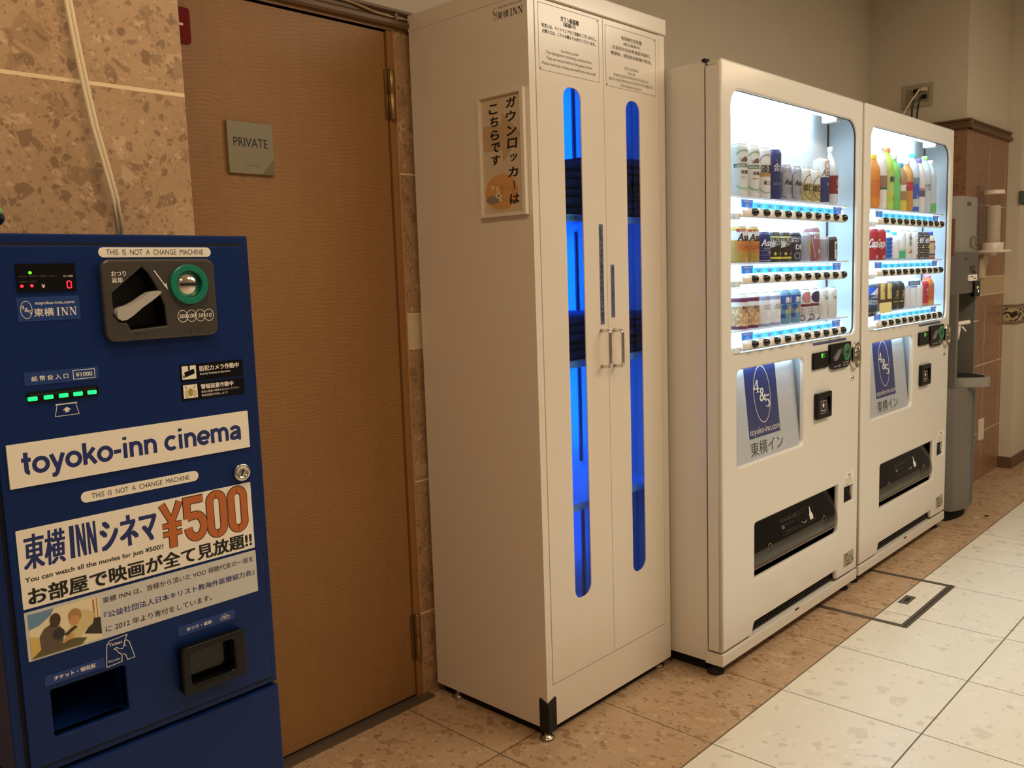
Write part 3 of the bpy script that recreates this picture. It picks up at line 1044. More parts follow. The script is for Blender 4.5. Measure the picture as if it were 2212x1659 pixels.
# receipt symbol
m = tm()
m.stroke([(-1.7915, 0.7700), (-1.7895, 0.7950), (-1.7885, 0.8000), (-1.7850, 0.8035), (-1.7625, 0.8050), (-1.7660, 0.7985), (-1.7672, 0.7925), (-1.7650, 0.7905)], 0.0009, YS, PRINTW)
m.stroke([(-1.7915, 0.7700), (-1.7718, 0.7715), (-1.7712, 0.7800), (-1.7725, 0.7820), (-1.7755, 0.7850), (-1.7775, 0.7890), (-1.7805, 0.7910), (-1.7775, 0.7922), (-1.7730, 0.7890)], 0.0009, YS, PRINTW)
m.stroke([(-1.7725, 0.7890), (-1.7700, 0.7880), (-1.7680, 0.7905), (-1.7665, 0.7975), (-1.7635, 0.7980), (-1.7605, 0.7945), (-1.7550, 0.7720), (-1.7645, 0.7715), (-1.7665, 0.7790), (-1.7700, 0.7815)], 0.0009, YS, PRINTW)
m.text('Ticket', -1.7868, -1.7695, 0.7958, 0.8000, YS, PRINTW, bold=0.02)
m.text('Receipt', -1.7885, -1.7735, 0.7742, 0.7780, YS, PRINTW)
m.build('receipt_symbol', root)
m, y = sticker(-1.8655, -1.7935, 0.7715, 0.7845, BLUE2)
m.text('チケット・領収証', -1.8545, -1.8050, 0.7755, 0.7812, y, PRINTW, bold=0.03)
m.build('ticket_label', root)
m, y = sticker(-1.6945, -1.6100, 0.7785, 0.7925, BLUE2)
m.text('おつり・返却', -1.6820, -1.6460, 0.7830, 0.7880, y, PRINTW, bold=0.03)
for (dx, dz) in ((-0.0035, 0), (0.0035, 0), (0, 0.003)):
    m.stroke(ellipse(-1.6255 + dx, 0.7845 + dz, 0.0038, 0.0024, 16), 0.0005, y, PRINTW, closed=True)
    m.poly([(-1.6255 + dx - 0.001, 0.7848 + dz), (-1.6255 + dx + 0.001, 0.7848 + dz), (-1.6255 + dx, 0.7835 + dz)], y, PRINTW)
m.build('coin_label', root)
# coin tray
m = tm()
m.plate(rrect(-1.6995, -1.6040, 0.6985, 0.7665, 0.007, 5), [rrect(-1.6870, -1.6225, 0.7110, 0.7565, 0.006, 5)], TY - 0.018, TY - 0.002, BLACK, 0.003)
ct = m.build('coin_tray', root)
m = tm()
m.box(-1.690, -1.619, TY + 0.030, TY + 0.034, 0.706, 0.762, DARK)
m.box(-1.690, -1.619, TY - 0.004, TY + 0.032, 0.7085, 0.7105, BLACK)
m.box(-1.692, -1.688, TY - 0.004, TY + 0.032, 0.706, 0.762, BLACK)
m.box(-1.6215, -1.6175, TY - 0.004, TY + 0.032, 0.706, 0.762, BLACK)
m.build('tray_well', ct)
SMOKE = glass('smoky_clear_plastic', (0.55, 0.50, 0.44, 1), 1.0, 0.08)
m = tm()
m.plate(rrect(-1.6850, -1.6245, 0.7165, 0.7555, 0.006, 5), [], TY + 0.000, TY + 0.003, SMOKE)
m.build('tray_flap', ct)

# ornament on top of the machine, mostly out of frame
FG = tag(M().lathe(0, 0, [(0.0001, 0.0), (0.020, 0.0), (0.0215, 0.003), (0.018, 0.0062), (0.0, 0.0075)], mat('orange_ceramic', (214, 132, 66), 0.3), 24).build('ornament', None, (-1.868, -0.085, 1.321)), 'small green and navy bird ornament on the blue machine, cut by the left edge', 'ornament')


def blob(parent, name, c, r, mt, n=14):
    q = M()
    vs, fs = [], []
    for j in range(n + 1):
        t = PI * j / n
        for i in range(2 * n):
            a = PI * i / n
            vs.append((c[0] + r[0] * math.sin(t) * math.cos(a), c[1] + r[1] * math.sin(t) * math.sin(a), c[2] + r[2] * math.cos(t)))
    for j in range(n):
        for i in range(2 * n):
            k = (i + 1) % (2 * n)
            fs.append((j * 2 * n + i, j * 2 * n + k, (j + 1) * 2 * n + k, (j + 1) * 2 * n + i))
    q.add(vs, fs, mt, True)
    return q.build(name, parent)


blob(FG, 'body', (0.002, 0, 0.021), (0.026, 0.018, 0.0145), mat('navy_glaze', (24, 30, 56), 0.15))
blob(FG, 'back', (0.001, 0, 0.027), (0.0265, 0.0175, 0.0125), mat('green_glaze', (126, 168, 106), 0.18))
blob(FG, 'head', (-0.022, 0, 0.036), (0.012, 0.011, 0.012), MATS['green_glaze'])
#SPLIT


def cab(o):
    """cabinet parts are drawn a little under size: true size and standing place"""
    o.location = (o.location.x * 1.0167 + 0.03682, o.location.y * 1.0167 + 0.02119, o.location.z * 1.0167 - 0.02088)
    o.scale = (1.0167,) * 3


# ------------------------------------------------------------------ white sterilising cabinet
CL = (-0.560, 0.201, 0.0)
FY = 0.201
root = thing('sterilizing_cabinet', 'tall white two-door steel cabinet with blue-lit slot windows, right of the wooden door', 'cabinet', CL)
cab(root)


def cb():
    return M(CL)


X0, X1, YB = -0.560, 0.0295, 0.640
DX0, DXM, DX1, DZ0, DZ1 = -0.535, -0.2635, -0.0005, 0.169, 1.9255
m = cb()
t = 0.012
m.box(X0, X0 + t, FY + 0.022, YB, 0.05, 1.93, WHITE2)
m.box(X1 - t, X1, FY + 0.022, YB, 0.05, 1.93, WHITE2)
m.box(X0 + t, X1 - t, YB - t, YB, 0.05, 1.93, WHITE2)
m.box(X0 + t, X1 - t, FY + 0.04, YB, 0.05, 0.075, WHITE2)
m.build('side_panels', root)
m = cb()
m.box(X0, DX0 - 0.002, FY, FY + 0.022, 0.05, 1.93, WHITE2)
m.box(DX1 + 0.002, X1, FY, FY + 0.022, 0.05, 1.93, WHITE2)
m.box(DX0 - 0.002, DX1 + 0.002, FY, FY + 0.022, 0.05, DZ0 - 0.002, WHITE2)
m.box(DX0 - 0.002, DX1 + 0.002, FY, FY + 0.022, 1.9275, 1.93, WHITE2)
m.box(DX0 - 0.002, DX0 + 0.012, FY + 0.006, FY + 0.0215, DZ0 - 0.002, 1.9275, WHITE2)  # stop strips from here on: unseen, added to block leaking blue light
m.box(DX1 - 0.012, DX1 + 0.002, FY + 0.006, FY + 0.0215, DZ0 - 0.002, 1.9275, WHITE2)
m.box(DX0 + 0.012, DX1 - 0.012, FY + 0.006, FY + 0.0215, DZ0 - 0.002, DZ0 + 0.012, WHITE2)
m.box(DX0 + 0.012, DX1 - 0.012, FY + 0.006, FY + 0.0215, 1.912, 1.9275, WHITE2)
m.box(DXM - 0.010, DXM + 0.010, FY + 0.006, FY + 0.012, DZ0 + 0.012, 1.912, WHITE2)
m.build('front_frame', root)
m = cb(); m.box(X0 - 0.002, X1 + 0.002, FY - 0.006, YB + 0.002, 1.9285, 1.972, WHITE2)
m.build('top_cap', root, bevel=0.002)
m = cb()
for zt in (1.412, 1.0205, 0.627):
    pass
SHELFW = mat('shelf_white', (226, 226, 230), 0.4)
for zt in (1.412, 1.0205, 0.624):
    m = cb()
    m.box(X0 + t, X1 - t, FY + 0.032, YB - t, zt - 0.004, zt, SHELFW)
    m.box(X0 + t, X1 - t, FY + 0.030, FY + 0.034, zt - 0.019, zt, SHELFW)
    if zt > 1.4:
        m.text('一枚ずつ順にお取り下さい', -0.50, -0.27, zt - 0.0145, zt - 0.0045, FY + 0.0296, PRINTK)
    m.build('shelf', root)
m = cb(); m.box(X0 + t, X1 - t, FY + 0.05, YB - t, 0.165, 0.172, SHELFW)
m.build('cabinet_floor', root)
for (za, zb_) in ((0.176, 0.58), (0.64, 1.0), (1.03, 1.39), (1.42, 1.90)):
    m = cb(); m.box(X1 - t - 0.006, X1 - t - 0.001, 0.531, 0.538, za, zb_, mat('slotted_rail', (58, 58, 66), 0.5))
    m.build('shelf_rail', root)
UV = mat('blue_ultraviolet_tube', (20, 60, 255), 0.4, emit=((10, 97, 255), 62.0))
for (za, zb_) in ((0.67, 0.99), (1.06, 1.38), (1.46, 1.86)):
    m = cb(); m.lathe(-0.06, 0.600, [(0.0045, 0), (0.005, 0.002), (0.005, zb_ - za - 0.002), (0.0045, zb_ - za)], UV, 12, True, za)
    m.build('ultraviolet_or_fill_tube', root)
m = cb(); m.lathe(-0.06, 0.600, [(0.0045, 0), (0.005, 0.002), (0.005, 0.30), (0.0045, 0.302)], mat('blue_leak_fill', (20, 60, 255), 0.4, emit=((10, 97, 255), 17.0)), 12, True, 0.27)  # unseen weak glow added to stand in for blue light leaking below the shelf
m.build('ultraviolet_or_fill_tube', root)
BLUEGL = glass('blue_tinted_pane', (0.34, 0.62, 1.0, 1), 0.7, 0.02)

DOORX = ((DX0, DXM - 0.0008, -0.4335, -0.3628), (DXM + 0.0008, DX1, -0.1642, -0.0992))
for i, (a, b, wa, wb_) in enumerate(DOORX):
    zz = (0.373, 1.728) if i == 0 else (0.374, 1.7265)
    m = cb()
    m.plate(rrect(a, b, DZ0, DZ1 - (0 if i else 0.0), 0.001, 2), [rrect(wa, wb_, zz[0], zz[1], (0.026, 0.032, 0.028, 0.028), 8)], FY - 0.0012, FY + 0.0028, WHITE2, 0.0010)
    dr = m.build('cabinet_door', root)
    m = cb(); m.poly(rrect(wa - 0.004, wb_ + 0.004, zz[0] - 0.004, zz[1] + 0.004, 0.03, 6), FY + 0.0031, BLUEGL)
    m.build('window_pane', dr)
    # pull
    hx = -0.2975 if i == 0 else -0.2400
    z0, z1 = (1.000, 1.099) if i == 0 else (0.997, 1.096)
    m = cb()
    pts = [(hx, FY - 0.001, z1), (hx, FY - 0.022, z1)] + [(hx, FY - 0.022 - 0.010 * math.sin(a_ * PI / 12), z1 - 0.010 + 0.010 * math.cos(a_ * PI / 12)) for a_ in range(1, 7)] + [(hx, FY - 0.032, z0 + 0.010)] + [(hx, FY - 0.022 - 0.010 * math.cos(a_ * PI / 12), z0 + 0.010 - 0.010 * math.sin(a_ * PI / 12)) for a_ in range(1, 7)] + [(hx, FY - 0.001, z0)]
    m.tube(pts, 0.0048, CHROME, 12)
    m.build('handle', dr)
    # dark blue caution strip
    SL = mat('slate_blue_tape', (96, 104, 134), 0.5)
    if i == 0:
        sx0, sx1, sz0, sz1, tx = -0.2975, -0.2805, 1.1150, 1.3855, 'LLサイズをご使用の方はフロントまで'
    else:
        sx0, sx1, sz0, sz1, tx = -0.2480, -0.2320, 1.1315, 1.2765, '着用されたまま廊下に出ない'
    m = cb()
    m.plate(rrect(sx0, sx1, sz0, sz1, 0.001, 2), [], FY - 0.0020, FY - 0.0012, SL)
    stp = (sz1 - sz0 - 0.012) / len(tx)
    cw = 0.0115 if i == 0 else 0.0075
    for k, ch in enumerate(tx):
        zc = sz1 - 0.006 - stp * (k + 0.5)
        hh = min(stp * 0.8, cw)
        m.text(ch, (sx0 + sx1) / 2 - cw / 2, (sx0 + sx1) / 2 + cw / 2, zc - hh / 2, zc + hh / 2, FY - 0.0023, PRINTK, bold=0.02 if i == 0 else 0.0)
    m.build('caution_strip', dr)
    # printed notice
    m = cb()
    PY = FY - 0.0015
    if i == 0:
        bx0, bx1, bz0, bz1 = -0.5230, -0.2815, 1.7570, 1.9165
        rows = (('ガウン殺菌棚', -0.4370, -0.3650, 1.8860, 1.8985, 0.03, PRINTK), ('（殺菌中）', -0.4260, -0.3770, 1.8745, 1.8855, 0.03, PRINTK),
                ('客室には、ナイトウェアのご用意がございません。', -0.5100, -0.2920, 1.8600, 1.8695, 0.02, PRINTK), ('必要な方は、こちらの棚よりお持ちくださいませ。', -0.5080, -0.2960, 1.8470, 1.8560, 0.02, PRINTK),
                ('Sterilizing shelf', -0.4380, -0.3680, 1.8085, 1.8165, 0, PRINTG), ('The nightgowns are being sterilized here.', -0.4960, -0.3110, 1.7965, 1.8060, 0, PRINTG),
                ('They are not provided in the guest rooms.', -0.4960, -0.3110, 1.7830, 1.7925, 0, PRINTG), ('Please feel free to help yourself from this shelf.', -0.5110, -0.2970, 1.7690, 1.7785, 0, PRINTG))
    else:
        bx0, bx1, bz0, bz1 = -0.2525, -0.0170, 1.7540, 1.9105
        rows = (('客用睡衣保管櫃', -0.1810, -0.0850, 1.8830, 1.8940, 0.01, PRINTG), ('(衛生殺菌中)', -0.1710, -0.0930, 1.8690, 1.8785, 0.01, PRINTG),
                ('在客房中沒有準備客用睡衣。', -0.2220, -0.0420, 1.8540, 1.8640, 0.01, PRINTG), ('需要時，請從該保管櫃中取用。', -0.2290, -0.0370, 1.8380, 1.8480, 0.01, PRINTG),
                ('감옷살균캐비닛', -0.1690, -0.1010, 1.8060, 1.8150, 0, PRINTG), ('(살균중)', -0.1540, -0.1160, 1.7945, 1.8025, 0, PRINTG),
                ('객실에는잠옷이비치되어있지않습니다', -0.2200, -0.0540, 1.7830, 1.7915, 0, PRINTG), ('필요하신분은캐비닛에서가져가주시기바랍니다', -0.2400, -0.0330, 1.7705, 1.7790, 0, PRINTG),
                ('많은이용부탁드립니다', -0.1860, -0.0890, 1.7580, 1.7660, 0, PRINTG))
    for (tx, a_, b_, c_, d_, bo, mt) in rows:
        m.text(tx, a_, b_, c_, d_, PY, mt, bold=bo)
    cc = 0.008
    GOLD = mat('tan_rule_print', (150, 126, 94), 0.5)
    m.stroke([(bx0, bz0 + cc), (bx0, bz1), (bx1 - cc, bz1)], 0.0011, PY, GOLD)
    m.stroke([(bx1, bz1 - cc), (bx1, bz0), (bx0 + cc, bz0)], 0.0011, PY, GOLD)
    for (qx, qz, sg) in ((bx1 - 0.003, bz1 - 0.003, 1), (bx0 + 0.003, bz0 + 0.003, -1)):
        m.poly([(qx - 0.004 * sg, qz + 0.003 * sg), (qx + 0.002 * sg, qz - 0.004 * sg), (qx + 0.003 * sg, qz - 0.002 * sg), (qx - 0.001 * sg, qz + 0.003 * sg)], PY, PRINTK)
        m.stroke([(qx - 0.005 * sg, qz - 0.001 * sg), (qx - 0.001 * sg, qz - 0.004 * sg)], 0.001, PY, PRINTK)
        m.stroke([(qx + 0.001 * sg, qz + 0.003 * sg), (qx + 0.004 * sg, qz + 0.000 * sg)], 0.001, PY, PRINTK)
    m.build('printed_notice', dr)
# side lettering, corner guard, feet
m = cb()
m.warp = lambda u, y, z: (y, -u, z)       # u runs towards the front of the side panel
UY = X0 - 0.0003
logo45(m, -0.3095, 1.9035, 0.0065, 0.0150, UY, PRINTK, 0.12)
m.text('toyoko-inn.com', -0.2975, -0.2190, 1.9120, 1.9185, UY, PRINTK)
m.text('東横', -0.3010, -0.2620, 1.8880, 1.9060, UY, PRINTK)
serif_inn(m, -0.2570, -0.2140, 1.8880, 1.9050, UY, PRINTK)
m.build('side_lettering', root)
m = cb()
g = [(-0.590 + 0.0, 0)]
m.plate([(X0 - 0.002, 0.040), (X0 + 0.033, 0.040), (X0 + 0.033, 0.131), (X0 + 0.030, 0.134), (X0 - 0.002, 0.124)], [], FY - 0.003, FY, RUBBER)
m2 = [(FY - 0.003, 0.040), (FY + 0.027, 0.040), (FY + 0.027, 0.131), (FY + 0.024, 0.134), (FY - 0.003, 0.124)]
m.extx(m2, X0 - 0.003, X0, RUBBER)
m.build('corner_guard', root)
m = cb(); m.box(X0 + 0.020, X1 - 0.02, FY + 0.026, YB - 0.01, 0.0206, 0.05, DARK)  # near-black box painting the shade below the cabinet, not a part of it
m.build('under_shade_fill', root)
for (x, y) in ((X0 + 0.006, FY + 0.010), (X1 - 0.03, FY + 0.03), (X0 + 0.02, YB - 0.07), (X1 - 0.03, YB - 0.05)):
    m = cb(); m.lathe(x, y, [(0.020, 0.02054), (0.021, 0.024), (0.017, 0.029), (0.008, 0.031), (0.008, 0.05)], STEEL, 20)
    m.build('foot', root)

# folded nightgowns
GOWN = NT('navy_cotton', 0.9)
GOWN.put(GOWN.b.inputs['Base Color'], GOWN.mixrgb(GOWN.noise(GOWN.co, 30, 4), lin((52, 60, 92)), lin((78, 88, 124))))
GOWN = GOWN.m


def gown(seed):
    rnd = random.Random(seed)
    q = M()
    w, d, h, n = 0.252, 0.30, 0.0235, 18
    prof = []
    for i in range(n):                                   # rounded fold at the front, open leaves behind
        a = PI / 2 + PI * i / (n - 1)
        prof.append((0.012 + 0.013 * math.cos(a), h / 2 + (h / 2) * math.sin(a)))
    prof += [(d, 0.001), (d, h - 0.001)]
    k = 9
    vs, fs = [], []
    ph, am = rnd.uniform(0, 6), rnd.uniform(0.002, 0.006)
    for j in range(k + 1):
        u = j / k
        e = 1 - max(0.0, abs(u - 0.5) * 2 - 0.88) / 0.12 * 0.35
        for (y, z) in prof:
            vs.append((-w / 2 + w * u, y + am * math.sin(ph + 5 * u) + 0.004 * (1 - e), h / 2 + (z - h / 2) * e + 0.0012 * math.sin(ph + 9 * u) * (1 if z > h / 2 else 0)))
    c = len(prof)
    for j in range(k):
        for i in range(c):
            i2 = (i + 1) % c
            fs.append((j * c + i, j * c + i2, (j + 1) * c + i2, (j + 1) * c + i))
    q.add(vs, fs, GOWN, True)
    q.add(vs[:c], [tuple(range(c))], GOWN)
    q.add(vs[-c:], [tuple(range(c))], GOWN)
    return q


ORD = ('lowest', 'second from the bottom', 'third from the bottom', 'fourth from the bottom', 'fifth from the bottom', 'sixth from the bottom', 'seventh from the bottom')
gm = [gown(s_) for s_ in range(4)]
gmesh = None
protos = []
for (shelf, zt, nl, nr) in (('upper', 1.4125, 6, 7), ('middle', 1.0210, 5, 5)):
    for (side, xc, nn) in (('left', -0.402, nl), ('right', -0.126, nr)):
        for k in range(nn):
            if len(protos) < 4:
                o = gm[len(protos)].build('folded_nightgown')
                protos.append(o)
            else:
                o = protos[(k * 3 + nn) % 4].copy()
                COL.objects.link(o)
            o.location = (xc + random.uniform(-0.004, 0.004), 0.243 + random.uniform(0, 0.008), zt + 0.0238 * k)
            cab(o)
            nm = ORD[k] if k < nn - 1 else 'topmost'
            tag(o, 'folded navy nightgown, %s of the %s stack on the %s cabinet shelf' % (nm, side, shelf), 'nightgown', 'folded nightgowns in the cabinet')
q = M()
vs, fs = [], []
for j in range(9):
    for i in range(16):
        a = 2 * PI * i / 16
        e = math.sqrt(max(0.02, 1 - (abs(j - 4) / 4.0) ** 4))
        vs.append((-0.055 + 0.11 * j / 8, 0.05 + 0.03 * e * math.cos(a), 0.0175 + 0.0175 * e * math.sin(a)))
for j in range(8):
    for i in range(16):
        k = (i + 1) % 16
        fs.append((j * 16 + i, j * 16 + k, (j + 1) * 16 + k, (j + 1) * 16 + i))
q.add(vs, fs, GOWN, True)
q.add(vs[:16], [tuple(range(16))], GOWN)
q.add(vs[-16:], [tuple(range(16))], GOWN)
o = q.build('rolled_nightgown', None, (-0.425, 0.25, 1.4125 + 0.0238 * 6))
cab(o)
tag(o, 'rolled navy nightgown lying on top of the upper left stack in the cabinet', 'nightgown')

# framed sign on the cabinet's side: front of the sign looks to -x
fr = thing('framed_sign', 'narrow white-framed sign with an arrow and a sleeping dog, on the cabinet side', 'sign', (X0, 0.2925, 1.5585), -PI / 2)
cab(fr)
W_, H_ = 0.0805, 0.1530
m = M()
m.plate([(-W_, -H_), (W_, -H_), (W_, H_), (-W_, H_)], [[(-W_ + 0.0085, -H_ + 0.0085), (W_ - 0.0125, -H_ + 0.0085), (W_ - 0.0125, H_ - 0.0085), (-W_ + 0.0085, H_ - 0.0085)]], -0.014, -0.0005, WHITE2, 0.0015)
m.build('frame', fr)
m = M(); m.box(-W_ + 0.006, W_ - 0.006, -0.0055, -0.0005, -H_ + 0.006, H_ - 0.006, mat('sign_paper', (214, 194, 164), 0.5))
pn = m.build('sign_panel', fr)


def sg(y_, z_):
    return (0.2925 - y_, z_ - 1.5585)


m = M()
ARW = mat('tan_arrow_print', (196, 166, 126), 0.5)
m.poly([sg(0.359, 1.572), sg(0.292, 1.572), sg(0.292, 1.542), sg(0.230, 1.602), sg(0.291, 1.661), sg(0.292, 1.633), sg(0.359, 1.633)], -0.00554, ARW)
m.stroke([sg(0.359, 1.572), sg(0.292, 1.572), sg(0.292, 1.542), sg(0.230, 1.602), sg(0.291, 1.661), sg(0.292, 1.633), sg(0.359, 1.633)], 0.0006, -0.00556, PRINTG, closed=True)
ORC = mat('orange_disc_print', (214, 158, 96), 0.5)
cx, cz = sg(0.3015, 1.4668)
m.poly(ellipse(cx, cz, 0.0585, 0.0445, 40), -0.00554, ORC)
PCR = mat('pale_fur_print', (232, 208, 170), 0.5)
m.poly(ellipse(cx - 0.030, cz - 0.017, 0.026, 0.011, 20), -0.00557, mat('grey_cushion_print', (140, 130, 122), 0.5))
body = [(cx - 0.002, cz - 0.014), (cx + 0.008, cz + 0.006), (cx + 0.018, cz + 0.012), (cx + 0.034, cz + 0.008), (cx + 0.044, cz - 0.006), (cx + 0.040, cz - 0.020), (cx + 0.014, cz - 0.022)]
m.poly(body, -0.00558, mat('tan_fur_print', (212, 160, 100), 0.5))
m.stroke(body, 0.0005, -0.00561, PRINTG, closed=True)
head = [(cx - 0.030, cz - 0.004), (cx - 0.028, cz + 0.010), (cx - 0.018, cz + 0.016), (cx - 0.004, cz + 0.015), (cx + 0.006, cz + 0.006), (cx + 0.008, cz - 0.008), (cx - 0.004, cz - 0.016), (cx - 0.018, cz - 0.014)]
m.poly(head, -0.00562, mat('tan_fur_print', (212, 160, 100), 0.5))
m.poly([(cx - 0.020, cz + 0.015), (cx - 0.013, cz + 0.016), (cx - 0.008, cz + 0.001), (cx + 0.002, cz - 0.010), (cx - 0.006, cz - 0.016), (cx - 0.018, cz - 0.014), (cx - 0.022, cz - 0.006), (cx - 0.016, cz + 0.002)], -0.00564, PCR)
m.poly([(cx - 0.030, cz + 0.006), (cx - 0.040, cz + 0.019), (cx - 0.022, cz + 0.016)], -0.00563, PCR)
m.poly([(cx - 0.004, cz + 0.016), (cx + 0.003, cz + 0.018), (cx + 0.010, cz + 0.006), (cx + 0.002, cz + 0.002)], -0.00566, mat('brown_fur_print', (196, 134, 80), 0.5))
m.poly(ellipse(cx - 0.0105, cz - 0.0085, 0.0028, 0.0026, 10), -0.00567, PRINTK)
m.stroke([(cx - 0.024, cz - 0.003), (cx - 0.020, cz - 0.0045), (cx - 0.017, cz - 0.003)], 0.0006, -0.00567, PRINTG)
m.stroke([(cx - 0.004, cz - 0.002), (cx, cz - 0.0035), (cx + 0.003, cz - 0.002)], 0.0006, -0.00567, PRINTG)
m.poly(ellipse(cx - 0.004, cz - 0.019, 0.006, 0.0045, 12), -0.00564, PCR)
for (k, (yy, zz)) in enumerate(((0.2605, 1.6825), (0.2620, 1.6495), (0.2610, 1.6140), (0.2600, 1.5830), (0.2570, 1.5480), (0.2600, 1.5130), (0.2560, 1.4800), (0.2575, 1.4470))):
    ch = 'ガウンロッカーは'[k]
    a_, b_ = sg(yy, zz)
    h = 0.0115
    if ch == 'ー':
        m.stroke([(a_ - 0.001, b_ + h), (a_ + 0.001, b_ - h)], 0.0034, -0.00570, PRINTK)
        continue
    sz_ = 0.75 if ch == 'ッ' else 1.0
    m.text(ch, a_ - 0.0155 * sz_, a_ + 0.0155 * sz_, b_ - h * sz_, b_ + h * sz_, -0.00570, PRINTK, bold=0.045, slant=0.12)
for (k, (yy, zz)) in enumerate(((0.3220, 1.6740), (0.3205, 1.6430), (0.3190, 1.6100), (0.3180, 1.5790), (0.3190, 1.5480))):
    ch = 'こちらです'[k]
    a_, b_ = sg(yy, zz)
    m.text(ch, a_ - 0.0145, a_ + 0.0145, b_ - 0.0115, b_ + 0.0115, -0.00570, PRINTK, bold=0.045, slant=0.1)
m.build('sign_print', pn)
#SPLIT

# ------------------------------------------------------------------ vending machines
def stand(o):
    """machines and samples are drawn a little under size: true size and standing place"""
    o.location = (o.location.x * 1.0364 + 0.08025, o.location.y * 1.0364 + 0.04619, o.location.z * 1.0364 - 0.04551)
    o.scale = (1.0364,) * 3
    return o


VL = (0.0, 0.0, 0.0)
VW, VH = 0.983, 1.829
vm = thing('vending_machine', 'white drinks vending machine beside the steel cabinet, nearer of the two, selling cans', 'vending machine', VL)
stand(vm)
TUBE = mat('cold_white_tube', (240, 248, 255), 0.4, emit=((205, 236, 255), 34.0))
TUBE2 = mat('cold_white_strip', (240, 248, 255), 0.4, emit=((200, 234, 255), 15.0))
BAYW = mat('bay_white', (226, 234, 240), 0.5)
BAYB = mat('bay_blue_grey', (222, 238, 246), 0.35)
WINGL = glass('window_pane_clear', (1, 1, 1, 1), 0.9, 0.02)
WX0, WX1, WZ0, WZ1 = 0.058, 0.938, 1.012, 1.754
WIN = rrect(WX0, WX1, WZ0, WZ1, (0.018, 0.028, 0.062, 0.050), 8)
PWIN = rrect(0.088, 0.527, 0.669, 0.959, (0.014, 0.022, 0.024, 0.020), 6)
DWIN = rrect(0.195, 0.811, 0.301, 0.476, (0.002, 0.012, 0.003, 0.010), 4)
CWIN = rrect(0.863, 0.943, 0.395, 0.456, 0.003, 3)
m = M()
t = 0.012
m.box(0.004, 0.004 + t, 0.054, 0.604, 0.086, VH - 0.002, WHITE)
m.box(VW - 0.004 - t, VW - 0.004, 0.054, 0.604, 0.086, VH - 0.002, WHITE)
m.box(0.004 + t, VW - 0.004 - t, 0.054, 0.604, VH - 0.014, VH - 0.002, WHITE)
m.box(0.004 + t, VW - 0.004 - t, 0.054, 0.604, 0.086, 0.098, WHITE)
m.box(0.004 + t, VW - 0.004 - t, 0.592, 0.604, 0.098, VH - 0.014, WHITE)
m.build('housing', vm)
m = M()
outer = [(0.0, 0.125), (0.178, 0.125), (0.182, 0.134), (0.190, 0.156), (0.197, 0.161), (0.796, 0.161), (0.800, 0.156), (0.802, 0.132), (0.808, 0.127), (VW, 0.125), (VW, VH - 0.002)] + [(0.014 + 0.014 * math.cos(math.radians(a)), VH - 0.014 + 0.014 * math.sin(math.radians(a))) for a in range(90, 181, 15)]
m.plate(outer, [WIN, PWIN, DWIN, CWIN], 0.0, 0.018, WHITE, 0.007, 4)
m.box(0.0005, 0.012, 0.0125, 0.048, 0.1255, VH - 0.016, WHITE)
m.box(VW - 0.012, VW - 0.0005, 0.0125, 0.048, 0.1255, VH - 0.0025, WHITE)
m.box(0.012, VW - 0.012, 0.0125, 0.048, VH - 0.012, VH - 0.0025, WHITE)
front = m.build('front_door', vm)
# gap behind the door is a dark gasket frame, open where the bays are
m = M()
m.plate(rrect(0.008, VW - 0.008, 0.130, VH - 0.008, 0.01, 3), [rrect(0.022, 0.970, 0.984, 1.790, 0.002, 2), rrect(0.050, 0.575, 0.635, 0.9825, 0.002, 2), rrect(0.17, 0.84, 0.27, 0.50, 0.002, 2), rrect(0.855, 0.951, 0.385, 0.465, 0.003, 2)], 0.048, 0.055, DARK)
m.build('gasket', vm)
m = M(); m.box(-0.002, 0.020, 0.046, 0.058, VH - 0.004, VH + 0.004, DARK)
m.build('hinge_cover', vm)
m = M()
m.plate([(0.0, 0.0825), (VW, 0.0825), (VW, 0.118), (0.0, 0.118)], [], 0.0, 0.06, WHITE, 0.002)
m.build('kick_rail', vm)
m = M()
m.box(0.02, VW - 0.02, 0.030, 0.10, 0.10, 0.165, DARK)
for k in range(5):
    m.box(0.185, 0.81, 0.018, 0.03, 0.124 + 0.008 * k, 0.1275 + 0.008 * k, BLACK)
m.box(0.47, 0.50, -0.0006, 0.0, 0.112, 0.118, DARK)
m.build('vent_grille', vm)
for (x, y) in ((0.035, 0.045), (VW - 0.035, 0.045), (0.035, 0.56), (VW - 0.035, 0.56)):
    m = M(); m.lathe(x, y, [(0.026, 0.0439), (0.027, 0.049), (0.022, 0.056), (0.012, 0.060), (0.012, 0.086)], RUBBER, 20)
    m.build('foot', vm)
m = M(); m.box(0.03, VW - 0.03, 0.075, 0.59, 0.046, 0.086, DARK)  # black filler standing in for the dark shadow under the machine
m.build('under_shade_fill', vm)

# display bay
m = M()
bx0, bx1, bz0, bz1, by = 0.030, 0.962, 0.990, 1.782, 0.112
m.add([(bx0, 0.0185, bz0), (bx1, 0.0185, bz0), (bx1, by, bz0), (bx0, by, bz0)], [(0, 1, 2, 3)], BAYW)
m.add([(bx0, 0.0185, bz1), (bx1, 0.0185, bz1), (bx1, by, bz1), (bx0, by, bz1)], [(0, 1, 2, 3)], BAYW)
m.add([(bx0, 0.0185, bz0), (bx0, by, bz0), (bx0, by, bz1), (bx0, 0.0185, bz1)], [(0, 1, 2, 3)], BAYB)
m.add([(bx1, 0.0185, bz0), (bx1, by, bz0), (bx1, by, bz1), (bx1, 0.0185, bz1)], [(0, 1, 2, 3)], BAYB)
m.add([(bx0, by, bz0), (bx1, by, bz0), (bx1, by, bz1), (bx0, by, bz1)], [(0, 1, 2, 3)], BAYW)
bay = m.build('display_bay', vm, normals=False)
